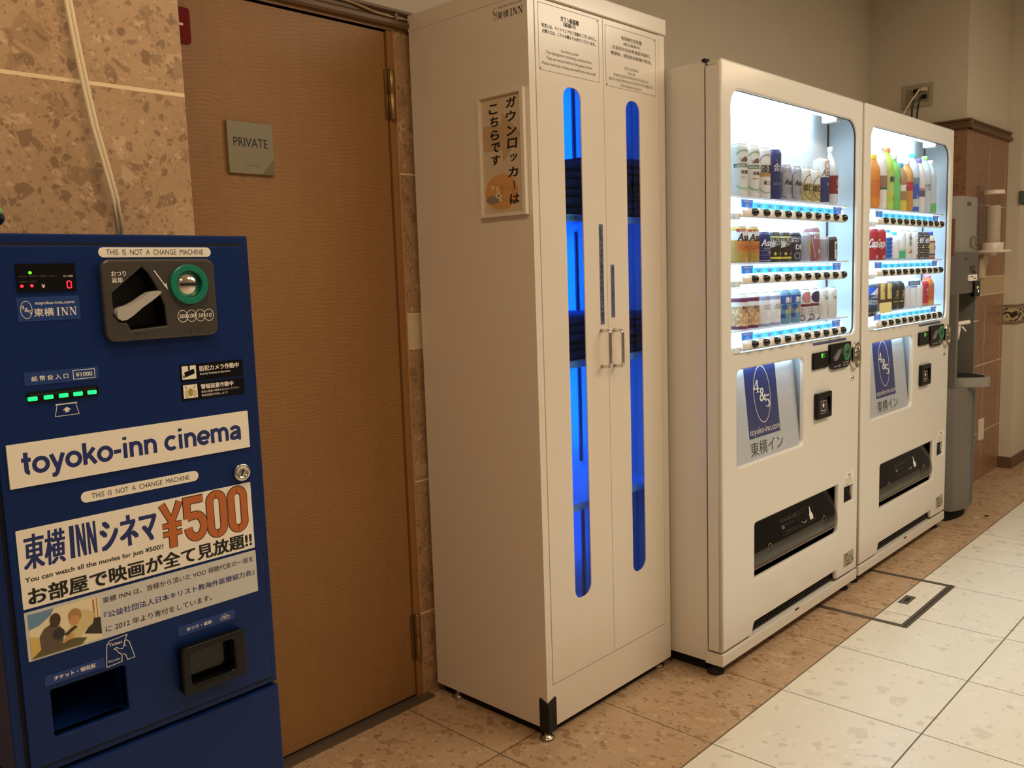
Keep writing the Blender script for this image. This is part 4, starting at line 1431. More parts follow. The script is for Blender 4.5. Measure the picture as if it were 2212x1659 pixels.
m = M(); m.box(0.940, 0.951, 0.1095, 0.1125, bz0, bz1, mat('bay_seam', (40, 46, 54), 0.6))
m.build('corner_gap', bay)
m = M()
m.extx([(0.040 + 0.008 * math.cos(2 * PI * i / 14), 1.7640 + 0.008 * math.sin(2 * PI * i / 14)) for i in range(14)], 0.06, 0.80, TUBE, True)
m.build('lamp_tube', bay)
m = M(); m.box(0.80, 0.835, 0.0185, 0.072, 1.742, 1.782, BAYW)
m.build('lamp_holder', bay, bevel=0.004)
m = M()
m.plate(rrect(WX0 - 0.012, WX1 + 0.012, WZ0 - 0.012, WZ1 + 0.012, 0.05, 6), [], 0.0045, 0.0065, WINGL)
m.build('window_pane', front)
m = M()
m.plate(rrect(WX0 - 0.003, WX1 + 0.003, WZ0 - 0.003, WZ1 + 0.003, (0.02, 0.03, 0.064, 0.052), 8), [rrect(WX0 + 0.0015, WX1 - 0.004, WZ0 + 0.0015, WZ1 - 0.0015, (0.018, 0.027, 0.060, 0.049), 8)], 0.008, 0.012, DARK)
m.build('window_seal', front)

TIERS = ((1.4625, 1.4155), (1.2715, 1.2230), (1.0745, 1.0315))
BXS = [0.163 + 0.0701 * k for k in range(10)]
TAGB = mat('backlit_blue_tag', (40, 110, 200), 0.4, emit=((34, 104, 222), 0.35))
TAGC = mat('backlit_cyan_tag', (70, 190, 235), 0.4, emit=((38, 190, 255), 0.8))
TAGW = mat('backlit_white_tag', (225, 245, 255), 0.4, emit=((214, 246, 255), 1.0))
BTN = mat('button_dark_green', (16, 26, 20), 0.12, coat=0.6)
PRICES = (('¥260', '¥260', '¥270', '¥270', '¥200', '¥200', '¥210', '¥210', '¥160', '¥150'), ('¥230', '¥220', '¥210', '¥170', '¥170', '¥170', '¥170', '¥160', '¥130', '¥130'), ('¥210', '¥210', '¥210', '¥210', '¥170', '¥170', '¥160', '¥160', '¥130', '¥130'))
RAILM = mat('button_rail_ivory', (228, 220, 208), 0.3)
for ti, (zb_, zc) in enumerate(TIERS):
    m = M()
    m.box(0.062, 0.900, 0.012, 0.108, zb_ - 0.006, zb_, BAYW)
    sh = m.build('shelf', bay)
    if ti < 3:
        m = M(); m.box(0.062, 0.860, 0.016, 0.034, zb_ - 0.0185, zb_ - 0.043, TUBE2)
        m.build('light_strip', sh)
    # rail of ten buttons standing out of the window
    m = M()
    x0, x1 = 0.097, 0.8225
    n = 73
    vs, fs = [], []
    for i in range(n):
        x = x0 + (x1 - x0) * i / (n - 1)
        hmp = max(0.0, math.cos(2 * PI * (x - BXS[0]) / 0.0701))
        top = zc + 0.0068 + 0.0078 * hmp
        yf = -0.0125 - 0.004 * hmp
        e = 1.0 if 0 < i < n - 1 else 0.75
        for (y, z) in ((0.004, zc - 0.0142), (yf * e + 0.002, zc - 0.0142), (yf * e - 0.001, zc - 0.010), (yf * e, zc + 0.002), (yf * e * 0.75, top - 0.003), (-0.003, top), (0.004, top)):
            vs.append((x, y, z))
    for i in range(n - 1):
        for j in range(7):
            k = (j + 1) % 7
            fs.append((i * 7 + j, (i + 1) * 7 + j, (i + 1) * 7 + k, i * 7 + k))
    m.add(vs, fs, RAILM, True)
    m.add(vs[:7], [tuple(range(7))], RAILM)
    m.add(vs[-7:], [tuple(range(7))], RAILM)
    rail = m.build('button_rail', vm)
    m = M(); m.box(0.066, 0.100, -0.004, 0.010, zc - 0.022, zc - 0.004, BAYW)
    m.build('rail_end', rail, bevel=0.002)
    for k, x in enumerate(BXS):
        m = M()
        m.warp = lambda a_, b_, c_: (x + (a_ - x) * 1.32, b_, zc + (c_ - zc) * 1.17)
        m.disc(x, zc, [(0.0103, -0.010), (0.0103, -0.0172), (0.0100, -0.0176), (0.0098, -0.0200), (0.0088, -0.0228), (0.0062, -0.0250), (0.0030, -0.0262), (0.0, -0.0265)], BTN, 22)
        m.build('select_button', rail)
    for k, x in enumerate(BXS):
        m = M()
        ed = k in (0, 9)
        w = 0.0335
        za, zz = zb_ - 0.0325, zb_ - 0.0085
        ytop, ybot = 0.0125, 0.0105
        TY_ = 0.0085
        m.box(x - w, x + w, TY_, TY_ + 0.002, za, zz, TAGB if ed else TAGC)
        if not ed:
            m.rect(x - w + 0.001, x + w - 0.001, (za + zz) / 2 + 0.0038, zz - 0.0005, TY_ - 0.0002, TAGW)
        m.text('つめたい', x - 0.026, x + 0.026, (za + zz) / 2 + 0.0025, zz - 0.0012, TY_ - 0.0004, PRINTW if ed else mat('blue_tag_print', (90, 160, 220), 0.5), bold=0.04 if ed else 0.01)
        m.rect(x - 0.0115, x + 0.0115, za + 0.003, (za + zz) / 2 - 0.0006, TY_ - 0.0002, mat('pale_price_patch', (150, 190, 232), 0.4, emit=((110, 170, 240), 0.3)))
        m.text(PRICES[ti][k], x - 0.0100, x + 0.0100, za + 0.0038, (za + zz) / 2 - 0.0014, TY_ - 0.0006, NAVYP)
        m.build('price_tag', sh)

# poster bay
m = M()
m.add([(0.060, 0.0185, 0.645), (0.560, 0.0185, 0.645), (0.560, 0.15, 0.645), (0.060, 0.15, 0.645)], [(0, 1, 2, 3)], BAYW)
m.add([(0.060, 0.0185, 0.978), (0.560, 0.0185, 0.978), (0.560, 0.15, 0.978), (0.060, 0.15, 0.978)], [(0, 1, 2, 3)], BAYW)
m.add([(0.060, 0.0185, 0.645), (0.060, 0.15, 0.645), (0.060, 0.15, 0.978), (0.060, 0.0185, 0.978)], [(0, 1, 2, 3)], BAYW)
m.add([(0.560, 0.0185, 0.645), (0.560, 0.15, 0.645), (0.560, 0.15, 0.978), (0.560, 0.0185, 0.978)], [(0, 1, 2, 3)], BAYW)
m.add([(0.060, 0.15, 0.645), (0.560, 0.15, 0.645), (0.560, 0.15, 0.978), (0.060, 0.15, 0.978)], [(0, 1, 2, 3)], BAYW)
pb = m.build('poster_bay', vm, normals=False)
m = M(); m.extx([(0.030 + 0.005 * math.cos(2 * PI * i / 12), 0.9670 + 0.006 * math.sin(2 * PI * i / 12)) for i in range(12)], 0.10, 0.515, mat('poster_tube', (240, 248, 255), 0.4, emit=((205, 236, 255), 12.0)), True)
m.build('lamp_tube', pb)


def tilt(x, y, z):
    return (x, y + 0.0195 + 0.100 * (z - 0.732), z)


SILVER = mat('silver_poster', (196, 200, 206), 0.35)
m = M(); m.warp = tilt
m.box(0.076, 0.5285, 0.0, 0.002, 0.660, 0.976, SILVER)
po = m.build('poster_panel', pb)
m = M(); m.warp = tilt
m.rect(0.197, 0.400, 0.7345, 0.970, -0.0004, mat('royal_blue_print', (22, 46, 112), 0.4))
m.text('東横イン', 0.198, 0.412, 0.6790, 0.7235, -0.0006, PRINTK)
m.build('poster_print', po)
m = M(); m.warp = tilt
logo45(m, 0.2995, 0.8640, 0.0525, 0.0880, -0.0010, PRINTW, 0.05)
m.text('toyoko-inn.com', 0.203, 0.395, 0.7385, 0.7650, -0.0010, PRINTW)
m.build('poster_logo', po)
m = M(); m.plate(rrect(0.080, 0.535, 0.661, 0.967, 0.015, 4), [], 0.0060, 0.0075, WINGL)
m.build('poster_pane', front)

# money panel
m = M(); m.plate(rrect(0.582, 0.699, 0.9115, 0.9675, 0.004, 4), [], -0.007, 0.0, BLACK, 0.002)
d = m.build('amount_display', vm)
LCD = mat('green_lcd_segment', (60, 120, 30), 0.4, emit=((90, 220, 60), 1.1))
m = M(); m.rect(0.641, 0.654, 0.9475, 0.9620, -0.0072, LCD); m.rect(0.6445, 0.651, 0.950, 0.954, -0.0073, BLACK); m.rect(0.656, 0.673, 0.9475, 0.9620, -0.0072, mat('dim_lcd_segment', (40, 80, 30), 0.4, emit=((60, 140, 40), 0.35)))
m.stroke([(0.658, 0.959), (0.662, 0.951), (0.667, 0.958), (0.671, 0.950)], 0.002, -0.0075, BLACK)
m.build('amount_readout', d)
m = M()
outl = rrect(0.708, 0.882, 0.897, 0.9875, (0.034, 0.034, 0.006, 0.006), 8)
m.plate(outl, [], -0.010, 0.0, BLACK, 0.003)
cu = m.build('coin_unit', vm)
m = M()
m.prism([(0.728, 0.934), (0.730, 0.941), (0.742, 0.946), (0.757, 0.958), (0.772, 0.966), (0.784, 0.966), (0.776, 0.952), (0.762, 0.938), (0.746, 0.930), (0.733, 0.929)], -0.016, -0.009, MGREY)
m.build('return_lever', cu, bevel=0.0015)
m = M(); m.disc(0.842, 0.951, [(0.030, -0.009), (0.030, -0.012), (0.028, -0.0145), (0.020, -0.0145), (0.018, -0.0115)], mat('green_ring_plastic', (40, 128, 84), 0.35), 32)
m.build('coin_ring', cu)
m = M(); m.disc(0.842, 0.951, [(0.0185, -0.010), (0.018, -0.0125), (0.0, -0.013)], mat('dull_bronze', (112, 104, 76), 0.35, 0.6), 24)
m.rect(0.831, 0.853, 0.949, 0.9535, -0.0134, DARK)
m.build('coin_slot', cu)
m = M()
m.text('おつり・返却', 0.738, 0.790, 0.9045, 0.9125, -0.0104, PRINTW)
for k in range(4):
    m.stroke(ellipse(0.816 + 0.0135 * k, 0.9115, 0.0065, 0.0068, 14), 0.0007, -0.0104, PRINTW, closed=True)
m.stroke([(0.800, 0.972), (0.802, 0.948)], 0.0015, -0.0104, PRINTW)
m.build('coin_print', cu)
m = M(); m.plate(rrect(0.893, 0.9560, 0.886, 0.982, 0.030, 8), [rrect(0.905, 0.944, 0.900, 0.968, 0.019, 8)], -0.016, 0.0, CHROME, 0.004)
m.plate(rrect(0.900, 0.949, 0.893, 0.975, 0.024, 8), [], -0.006, 0.0, CHROME, 0.001)
m.disc(0.9255, 0.942, [(0.013, -0.006), (0.012, -0.012), (0.006, -0.013), (0.0, -0.0125)], CHROME, 20)
m.build('lock_handle', vm)
m = M(); m.disc(0.9145, 0.8515, [(0.0095, 0.0), (0.0095, -0.003), (0.007, -0.0055), (0.0, -0.006)], CHROME, 20)
m.build('key_lock', vm)
m = M(); m.box(0.591, 0.858, -0.0006, 0.0, 0.9920, 1.0010, mat('slate_navy_strip', (70, 78, 116), 0.5))
m.text('新500円硬貨・千円札がご使用になれます', 0.600, 0.850, 0.9938, 0.9992, -0.0009, mat('pale_strip_print', (120, 128, 160), 0.5))
m.build('notice_strip', vm)
m = M()
m.plate(rrect(0.601, 0.7155, 0.7405, 0.8295, 0.006, 4), [rrect(0.622, 0.703, 0.7535, 0.812, 0.003, 3)], -0.014, 0.0, BLACK, 0.003)
nb = m.build('note_unit', vm)
m = M()
m.add([(0.622, -0.010, 0.7535), (0.703, -0.010, 0.7535), (0.703, -0.0015, 0.812), (0.622, -0.0015, 0.812)], [(0, 1, 2, 3)], DGREY)
YN = -0.0105
m.stroke(rrect(0.634, 0.675, 0.768, 0.800, 0.002, 2), 0.001, YN, PRINTW, closed=True)
m.poly([(0.649, 0.778), (0.659, 0.778), (0.659, 0.785), (0.664, 0.785), (0.654, 0.794), (0.644, 0.785), (0.649, 0.785)], YN, PRINTW)
m.stroke(rrect(0.640, 0.672, 0.757, 0.766, 0.001, 2), 0.0007, YN, PRINTW, closed=True)
m.build('note_slope', nb)
# change cup, stickers
m = M(); m.box(0.858, 0.948, 0.035, 0.06, 0.388, 0.462, DARK); m.box(0.858, 0.948, 0.004, 0.036, 0.388, 0.394, BLACK)
cc_ = m.build('change_cup', vm)
m = M(); m.add([(0.864, 0.006, 0.398), (0.942, 0.006, 0.398), (0.942, 0.020, 0.452), (0.864, 0.020, 0.452)], [(0, 1, 2, 3)], glass('smoked_flap', (0.22, 0.20, 0.18, 1), 1.0, 0.08))
m.build('cup_flap', cc_)
m = M(); m.box(0.8635, 0.9435, -0.0005, 0.0, 0.4575, 0.5055, PAPER)
m.text('注意', 0.890, 0.915, 0.492, 0.5005, -0.0008, PRINTK, bold=0.02)
for (z, x1_) in ((0.483, 0.930), (0.476, 0.922), (0.467, 0.936), (0.462, 0.90)):
    m.text('お金を入れる前に商品を', 0.868, x1_, z - 0.002, z + 0.003, -0.0008, PRINTG)
m.build('caution_label', vm)
m = M(); m.box(0.862, 0.951, -0.0005, 0.0, 0.1545, 0.2070, mat('silver_grey_label', (170, 162, 142), 0.4))
m.text('管理者', 0.868, 0.900, 0.193, 0.203, -0.0008, PRINTK)
m.text('故障・お問合せ', 0.872, 0.944, 0.1815, 0.190, -0.0008, PRINTG)
m.text('24h', 0.880, 0.915, 0.1685, 0.1785, -0.0008, PRINTK)
m.rect(0.885, 0.925, 0.158, 0.1625, -0.0008, PRINTK)
m.rect(0.934, 0.946, 0.165, 0.178, -0.0008, PRINTG)
m.build('service_label', vm)
# delivery port
m = M()
o = (0.182, 0.826, 0.288, 0.488)
m.add([(o[0], 0.0185, o[2]), (o[1], 0.0185, o[2]), (o[1], 0.20, o[2]), (o[0], 0.20, o[2]), (o[0], 0.0185, o[3]), (o[1], 0.0185, o[3]), (o[1], 0.20, o[3]), (o[0], 0.20, o[3])], [(0, 1, 2, 3), (4, 5, 6, 7), (0, 3, 7, 4), (1, 2, 6, 5), (3, 2, 6, 7)], BLACK)
dv = m.build('delivery_port', vm, normals=False)
FLAP = glass('smoked_grey_flap', (0.46, 0.43, 0.39, 1), 1.3, 0.12)
m = M()
prof = [(0.034, 0.474), (0.028, 0.450), (0.020, 0.425), (0.012, 0.400), (0.005, 0.378), (0.001, 0.360), (0.0005, 0.345), (0.003, 0.332), (0.008, 0.322)]
k = len(prof)
vs = [(0.199, p[0], p[1]) for p in prof] + [(0.806, p[0], p[1]) for p in prof]
m.add(vs, [(i, i + 1, k + i + 1, k + i) for i in range(k - 1)], FLAP, True)
fl = m.build('delivery_flap', dv, normals=False)
m = M()
vs = [(0.199, 0.004, 0.338), (0.806, 0.004, 0.338), (0.806, 0.030, 0.304), (0.199, 0.030, 0.304)]
m.add([(0.212, 0.0085, 0.3235), (0.802, 0.0085, 0.3235), (0.802, 0.050, 0.303), (0.212, 0.050, 0.303)], [(0, 1, 2, 3)], mat('grey_sill', (158, 158, 150), 0.4))
m.add([(0.212, 0.052, 0.345), (0.802, 0.052, 0.345), (0.802, 0.050, 0.303), (0.212, 0.050, 0.303)], [(0, 1, 2, 3)], mat('grey_sill', (158, 158, 150), 0.4))
m.build('port_sill', dv, normals=False)
m = M()


def onflap(x, y, z):
    for i in range(k - 1):
        if prof[i][1] >= z >= prof[i + 1][1]:
            f = (prof[i][1] - z) / (prof[i][1] - prof[i + 1][1])
            return (x, prof[i][0] + (prof[i + 1][0] - prof[i][0]) * f + y, z)
    return (x, y + 0.02, z)


m.warp = onflap
m.stroke([(0.400, 0.388), (0.480, 0.388), (0.560, 0.388), (0.640, 0.388), (0.640, 0.436), (0.560, 0.436), (0.480, 0.436), (0.400, 0.436)], 0.0008, -0.001, PRINTG, closed=True)
m.stroke([(0.528, 0.388), (0.528, 0.436)], 0.0007, -0.001, PRINTG)
m.stroke([(0.592, 0.388), (0.592, 0.436)], 0.0007, -0.001, PRINTG)
m.poly([(0.603, 0.394), (0.626, 0.394), (0.630, 0.406), (0.622, 0.420), (0.622, 0.434), (0.617, 0.434), (0.612, 0.420), (0.604, 0.410)], -0.001, PRINTW)
m.text('取り出し時のご注意', 0.408, 0.520, 0.4255, 0.4325, -0.001, PRINTG, bold=0.02)
m.text('手をはさまないよう', 0.425, 0.515, 0.4120, 0.4180, -0.001, PRINTG)
m.text('手を奥に入れないで下さい', 0.420, 0.520, 0.3930, 0.3985, -0.001, PRINTG)
m.text('缶・ペット', 0.535, 0.585, 0.4240, 0.4300, -0.001, PRINTG)
m.stroke(ellipse(0.414, 0.411, 0.005, 0.004, 12), 0.0015, -0.001, PRINTW, closed=True)
m.stroke(arc(0.560, 0.402, 0.018, 0.007, 180, 360, 8), 0.0014, -0.001, PRINTW)
m.build('flap_print', fl)
m = M()
for x in (0.300, 0.700):
    for rr in (0.013,):
        m.tube([(x + rr * math.cos(a * PI / 10), 0.004, 0.372 + rr * 1.15 * math.sin(a * PI / 10)) for a in range(21)], 0.0016, MGREY, 6)
m.build('finger_holes', fl)

vm2 = copy_tree(vm)
vm2.location = (1.0124, 0.003, 0.0)
stand(vm2)
vm2['label'] = 'white drinks vending machine farther from the steel cabinet, beside the grey water dispenser, selling bottles'
vm2['group'] = vm['group'] = 'drinks vending machines'

# ------------------------------------------------------------------ sample cans and bottles in the windows
ALU = mat('can_end_aluminium', (196, 200, 206), 0.25, 0.9)
PR = {}


def col(name, rgb, rough=0.4):
    return mat('print_' + name, rgb, rough)


def curl(r, cy=0.0):
    def f(x, y, z):
        a = x / r
        rr = r - y
        return (rr * math.sin(a), cy - rr * math.cos(a), z)
    return f


CY = 0.037


def drink(name, label, loc, group):
    return name, label, loc, group


def can(x0, tier, k, h, r, base, label, art, cat='can', name='drink_can', vmx=0.0, top=None):
    """half-size display can: body with printing, lid as its own part"""
    q = M()
    q.lathe(0, 0, [(r * 0.86, 0), (r * 0.97, 0.003), (r, 0.006), (r, h - 0.012), (r * 0.97, h - 0.008), (r * 0.84, h - 0.002)], base, 28)
    q.warp = curl(r)
    art(q, r, h)
    q.warp = None
    o = q.build(name)
    o.rotation_euler.z = math.radians(-20)
    o.location = (vmx + x0, CY + (0.003 if vmx else 0), TIERS[tier][0])
    stand(o)
    q = M()
    q.lathe(0, 0, [(r * 0.84, h - 0.002), (r * 0.86, h), (r * 0.80, h), (r * 0.76, h - 0.003), (0.0, h - 0.003)], top or ALU, 24)
    q.build('lid', o)
    tag(o, label, cat)
    return o


def bottle(x0, tier, h, r, base, cap, label, art, vmx=0.0, name='drink_bottle', neck=0.27, capr=0.44, waist=0.0):
    q = M()
    b = h * (1 - neck)
    q.lathe(0, 0, [(r * 0.80, 0), (r * 0.95, 0.004), (r, 0.012), (r * (1 - waist), b * 0.45), (r, b * 0.78), (r * 0.98, b * 0.9), (r * 0.88, b + h * neck * 0.16), (r * 0.66, b + h * neck * 0.42), (r * capr * 0.96, b + h * neck * 0.64), (r * capr * 0.92, h - 0.016)], base, 28)
    q.warp = curl(r * 1.003)
    art(q, r, b)
    q.warp = None
    o = q.build(name)
    o.rotation_euler.z = math.radians(-20)
    o.location = (vmx + x0, CY + (0.003 if vmx else 0), TIERS[tier][0])
    stand(o)
    q = M()
    q.lathe(0, 0, [(r * capr * 1.06, h - 0.0165), (r * capr * 1.06, h - 0.002), (r * capr * 0.9, h), (0, h)], cap, 20)
    q.build('cap', o)
    tag(o, label, 'bottle')
    return o


def bd(q, r, z0, z1, mt, a0=-178, a1=178, y=-0.0003, n=36):
    """printed band round the can"""
    for i in range(n):
        xa = r * math.radians(a0 + (a1 - a0) * i / n)
        xb = r * math.radians(a0 + (a1 - a0) * (i + 1) / n)
        q.add([(xa, y, z0), (xb, y, z0), (xb, y, z1), (xa, y, z1)], [(0, 1, 2, 3)], mt)


def sq(q, pts, mt, y=-0.0006):
    """polygon cut into thin upright slices so it wraps round the can"""
    xs = sorted(set(p[0] for p in pts))
    lo, hi = xs[0], xs[-1]
    n = 10
    cuts = [lo + (hi - lo) * i / n for i in range(n + 1)]

    def span(x):
        zs = []
        for i in range(len(pts)):
            (xa, za), (xb, zb2) = pts[i], pts[(i + 1) % len(pts)]
            if min(xa, xb) - 1e-9 <= x <= max(xa, xb) + 1e-9:
                zs.append(za if abs(xb - xa) < 1e-9 else za + (zb2 - za) * (x - xa) / (xb - xa))
                if abs(xb - xa) < 1e-9:
                    zs.append(zb2)
        return (min(zs), max(zs)) if zs else (0, 0)
    for i in range(n):
        a, b = span(cuts[i] + 1e-7), span(cuts[i + 1] - 1e-7)
        q.add([(cuts[i], y, a[0]), (cuts[i + 1], y, b[0]), (cuts[i + 1], y, b[1]), (cuts[i], y, a[1])], [(0, 1, 2, 3)], mt)


R1 = 0.0268
OFFW = col('off_white', (222, 220, 214))
KGREEN = col('bottle_green', (30, 92, 66))
LEAF = col('leaf_green', (150, 186, 150))
NAVY = col('deep_navy', (28, 42, 104))
SILV = mat('print_silver', (176, 178, 190), 0.35, 0.3)
GOLDP = mat('print_gold', (190, 164, 96), 0.35, 0.3)
AMBER = col('amber', (196, 122, 56))
YEL = col('lemon_yellow', (226, 206, 74))
INK = col('ink', (30, 28, 30))
REDP = col('red', (176, 30, 40))
WPR = col('white', (238, 238, 238))
PURP = col('plum', (110, 40, 80))
GRB = col('grey_blue', (150, 160, 190))


def art_green(q, r, h):
    bd(q, r, h * 0.55, h * 0.62, KGREEN, -70, 80, -0.0004)
    q.text('GREEN LABEL', -0.027, 0.030, h * 0.562, h * 0.606, -0.0008, WPR, bold=0.03)
    for (zc, s) in ((0.78, 1), (0.24, -1)):
        q.stroke([(0.024 * math.cos(math.radians(a)), h * zc + s * 0.014 * math.sin(math.radians(a))) for a in range(10, 171, 10)], 0.006, -0.0005, LEAF)
    sq(q, [(-0.012, h * 0.66), (-0.004, h * 0.74), (0.008, h * 0.76), (0.014, h * 0.70), (0.008, h * 0.65)], col('sepia', (112, 88, 66)))
    q.stroke([(-0.014, h * 0.66), (-0.008, h * 0.69), (-0.016, h * 0.72)], 0.0015, -0.0008, INK)
    q.text('淡麗', -0.012, 0.014, h * 0.43, h * 0.50, -0.0007, INK, bold=0.02)
    q.text('糖質70%オフ', -0.012, 0.014, h * 0.345, h * 0.375, -0.0007, PRINTG)
    q.text('生', 0.004, 0.012, h * 0.09, h * 0.12, -0.0007, PRINTG)


def art_tanrei(q, r, h):
    q.text('淡麗', -0.022, 0.026, h * 0.50, h * 0.66, -0.0007, INK, bold=0.03)
    bd(q, r, h * 0.43, h * 0.50, col('copper', (176, 128, 78)), -90, 40, -0.0004)
    q.text('極上〈生〉', -0.012, 0.028, h * 0.27, h * 0.35, -0.0007, INK, bold=0.02)
    q.stroke([(0.026 * math.cos(math.radians(a)), h * 0.70 + 0.024 * math.sin(math.radians(a))) for a in range(0, 181, 12)], 0.004, -0.0005, GRB)
    q.stroke([(0.026 * math.cos(math.radians(a)), h * 0.24 + 0.02 * math.sin(math.radians(a))) for a in range(180, 361, 12)], 0.003, -0.0005, GRB)


def art_kin(q, r, h):
    q.text('金麦', -0.016, 0.028, h * 0.56, h * 0.72, -0.0007, WPR, bold=0.01)
    q.text('RICH MALT', -0.016, 0.028, h * 0.29, h * 0.34, -0.0007, GRB)
    q.stroke([(-0.026, h * 0.70), (-0.006, h * 0.78), (0.028, h * 0.83)], 0.0016, -0.0006, GOLDP)
    q.stroke([(0.006, h * 0.44), (0.016, h * 0.46), (0.026, h * 0.52)], 0.0012, -0.0006, GOLDP)


def art_dry(q, r, h):
    q.stroke(rrect(-0.022, 0.030, h * 0.08, h * 0.82, 0.012, 4), 0.0014, -0.0006, INK, closed=True)
    q.text('Asahi', -0.015, 0.026, h * 0.44, h * 0.60, -0.0007, INK, bold=0.03, slant=0.2)
    for z in (0.36, 0.31, 0.26, 0.21):
        q.text('SUPER DRY', -0.008, 0.022, h * (z - 0.02), h * (z + 0.018), -0.0007, GRB)
    sq(q, [(0.008, h * 0.18), (0.013, h * 0.18), (0.013, h * 0.38), (0.008, h * 0.38)], PRINTG)


def art_nodo(q, r, h):
    bd(q, r, 0.006, h * 0.55, col('khaki_gold', (186, 170, 108)), -178, 178, -0.0004)
    q.stroke(ellipse(0.010, h * 0.44, 0.027, h * 0.36, 28), 0.002, -0.0006, INK, closed=True)
    q.text('のどごし', -0.014, 0.036, h * 0.32, h * 0.54, -0.0008, INK, bold=0.04)
    q.text('〈生〉', -0.004, 0.024, h * 0.20, h * 0.29, -0.0008, INK)


def art_big(q, r, h):
    bd(q, r, 0.006, h * 0.58, NAVY, -178, 178, -0.0004)
    q.text('Asahi', -0.020, 0.030, h * 0.60, h * 0.76, -0.0008, col('taupe', (120, 108, 92)), bold=0.02, slant=0.2)
    q.stroke(ellipse(0.004, h * 0.84, 0.012, h * 0.09, 18), 0.0022, -0.0006, REDP, closed=True)
    q.text('生ビール', 0.000, 0.024, h * 0.40, h * 0.46, -0.0008, WPR)


beer = 'canned drinks in the nearer vending machine'
cans1 = []
cans1.append(can(BXS[0], 0, 0, 0.151, R1, OFFW, 'tall white can with green banner, leftmost on the top shelf of the nearer machine', art_green))
cans1.append(can(BXS[1], 0, 1, 0.151, R1, OFFW, 'tall white can with green banner, second on the top shelf of the nearer machine', art_green))
cans1.append(can(BXS[2], 0, 2, 0.151, R1, OFFW, 'tall white can with large black characters beside the tall navy can', art_tanrei))
cans1.append(can(BXS[3], 0, 3, 0.151, R1, NAVY, 'tall navy can with a big white character, top shelf of the nearer machine', art_kin, top=mat('navy_can_end', (40, 60, 130), 0.3, 0.6)))
cans1.append(can(BXS[4], 0, 4, 0.1105, R1, SILV, 'short silver can right beside the tall navy can', art_dry))
cans1.append(can(BXS[5], 0, 5, 0.1105, R1, SILV, 'short silver can beside the gold-and-white cans on the top shelf', art_dry))
cans1.append(can(BXS[6], 0, 6, 0.1105, R1, OFFW, 'short white and gold can with round emblem, next to the silver cans', art_nodo))
cans1.append(can(BXS[7], 0, 7, 0.1105, R1, OFFW, 'short white and gold can with round emblem, next to the navy and white tall can', art_nodo))
cans1.append(can(BXS[8], 0, 8, 0.152, R1, OFFW, 'tall can, white above and navy below, beside the red-label bottle', art_big))


def art_ume(q, r, b):
    bd(q, r, b * 0.32, b * 0.86, col('wine_red', (126, 24, 34)), -178, 178, -0.0004)
    q.stroke(ellipse(0.012, b * 0.66, 0.008, 0.010, 16), 0.0018, -0.0007, OFFW, closed=True)
    q.text('R', 0.008, 0.016, b * 0.62, b * 0.70, -0.0008, OFFW)
    q.rect(0.006, 0.014, b * 0.42, b * 0.47, -0.0008, OFFW)
    q.rect(0.006, 0.016, b * 0.50, b * 0.515, -0.0008, OFFW)


CLEARP = mat('pale_translucent_plastic', (214, 222, 232), 0.2)
cans1.append(bottle(BXS[9], 0, 0.196, R1, CLEARP, mat('bottle_cap_white', (226, 226, 228), 0.4), 'slender bottle with dark red label at the right end of the top shelf', art_ume, neck=0.42, capr=0.34))


def art_clear(q, r, h):
    bd(q, r, h * 0.62, h - 0.013, OFFW, -178, 178, -0.0003)
    sq(q, [(-0.03, h * 0.30), (0.04, h * 0.30), (0.04, h * 0.60), (-0.03, h * 0.60)], AMBER, -0.0005)
    q.text('Asahi', -0.022, 0.030, h * 0.60, h * 0.80, -0.0009, INK, bold=0.04, slant=0.2)
    q.text('CLEAR', -0.018, 0.024, h * 0.38, h * 0.48, -0.0009, col('rust', (150, 74, 40)))
    q.text('贅沢', -0.026, 0.0, h * 0.84, h * 0.93, -0.0009, REDP, bold=0.02)


def art_aqua(q, r, h):
    q.text('Asahi', -0.020, 0.030, h * 0.52, h * 0.74, -0.0008, WPR, bold=0.03, slant=0.2)
    q.text('AQUA BLUE', -0.012, 0.024, h * 0.42, h * 0.47, -0.0008, WPR)
    q.text('本生', 0.004, 0.024, h * 0.26, h * 0.36, -0.0008, WPR, bold=0.02)
    bd(q, r, h * 0.375, h * 0.385, GRB, -90, 90, -0.0005)
    bd(q, r, h * 0.225, h * 0.235, GRB, -90, 90, -0.0005)
    bd(q, r, 0.004, h * 0.06, OFFW, -178, 178, -0.0005)


def art_strong(q, r, h):
    bd(q, r, h * 0.62, h - 0.013, col('pale_lime', (206, 210, 140)), -178, 178, -0.0003)
    sq(q, [(-0.034, h * 0.44), (0.040, h * 0.66), (0.040, h * 0.92), (-0.034, h * 0.70)], OFFW, -0.0006)
    q.text('STRONG', -0.030, 0.026, h * 0.68, h * 0.80, -0.0010, INK, bold=0.05, slant=0.1)
    q.text('ZERO', -0.012, 0.030, h * 0.53, h * 0.66, -0.0010, INK, bold=0.05, slant=0.1)
    bd(q, r, h * 0.10, h * 0.17, YEL, -90, 90, -0.0006)
    for x in (-0.010, 0.014):
        sq(q, [(x - 0.005, h * 0.27), (x, h * 0.21), (x + 0.005, h * 0.27), (x, h * 0.34)], YEL, -0.0007)


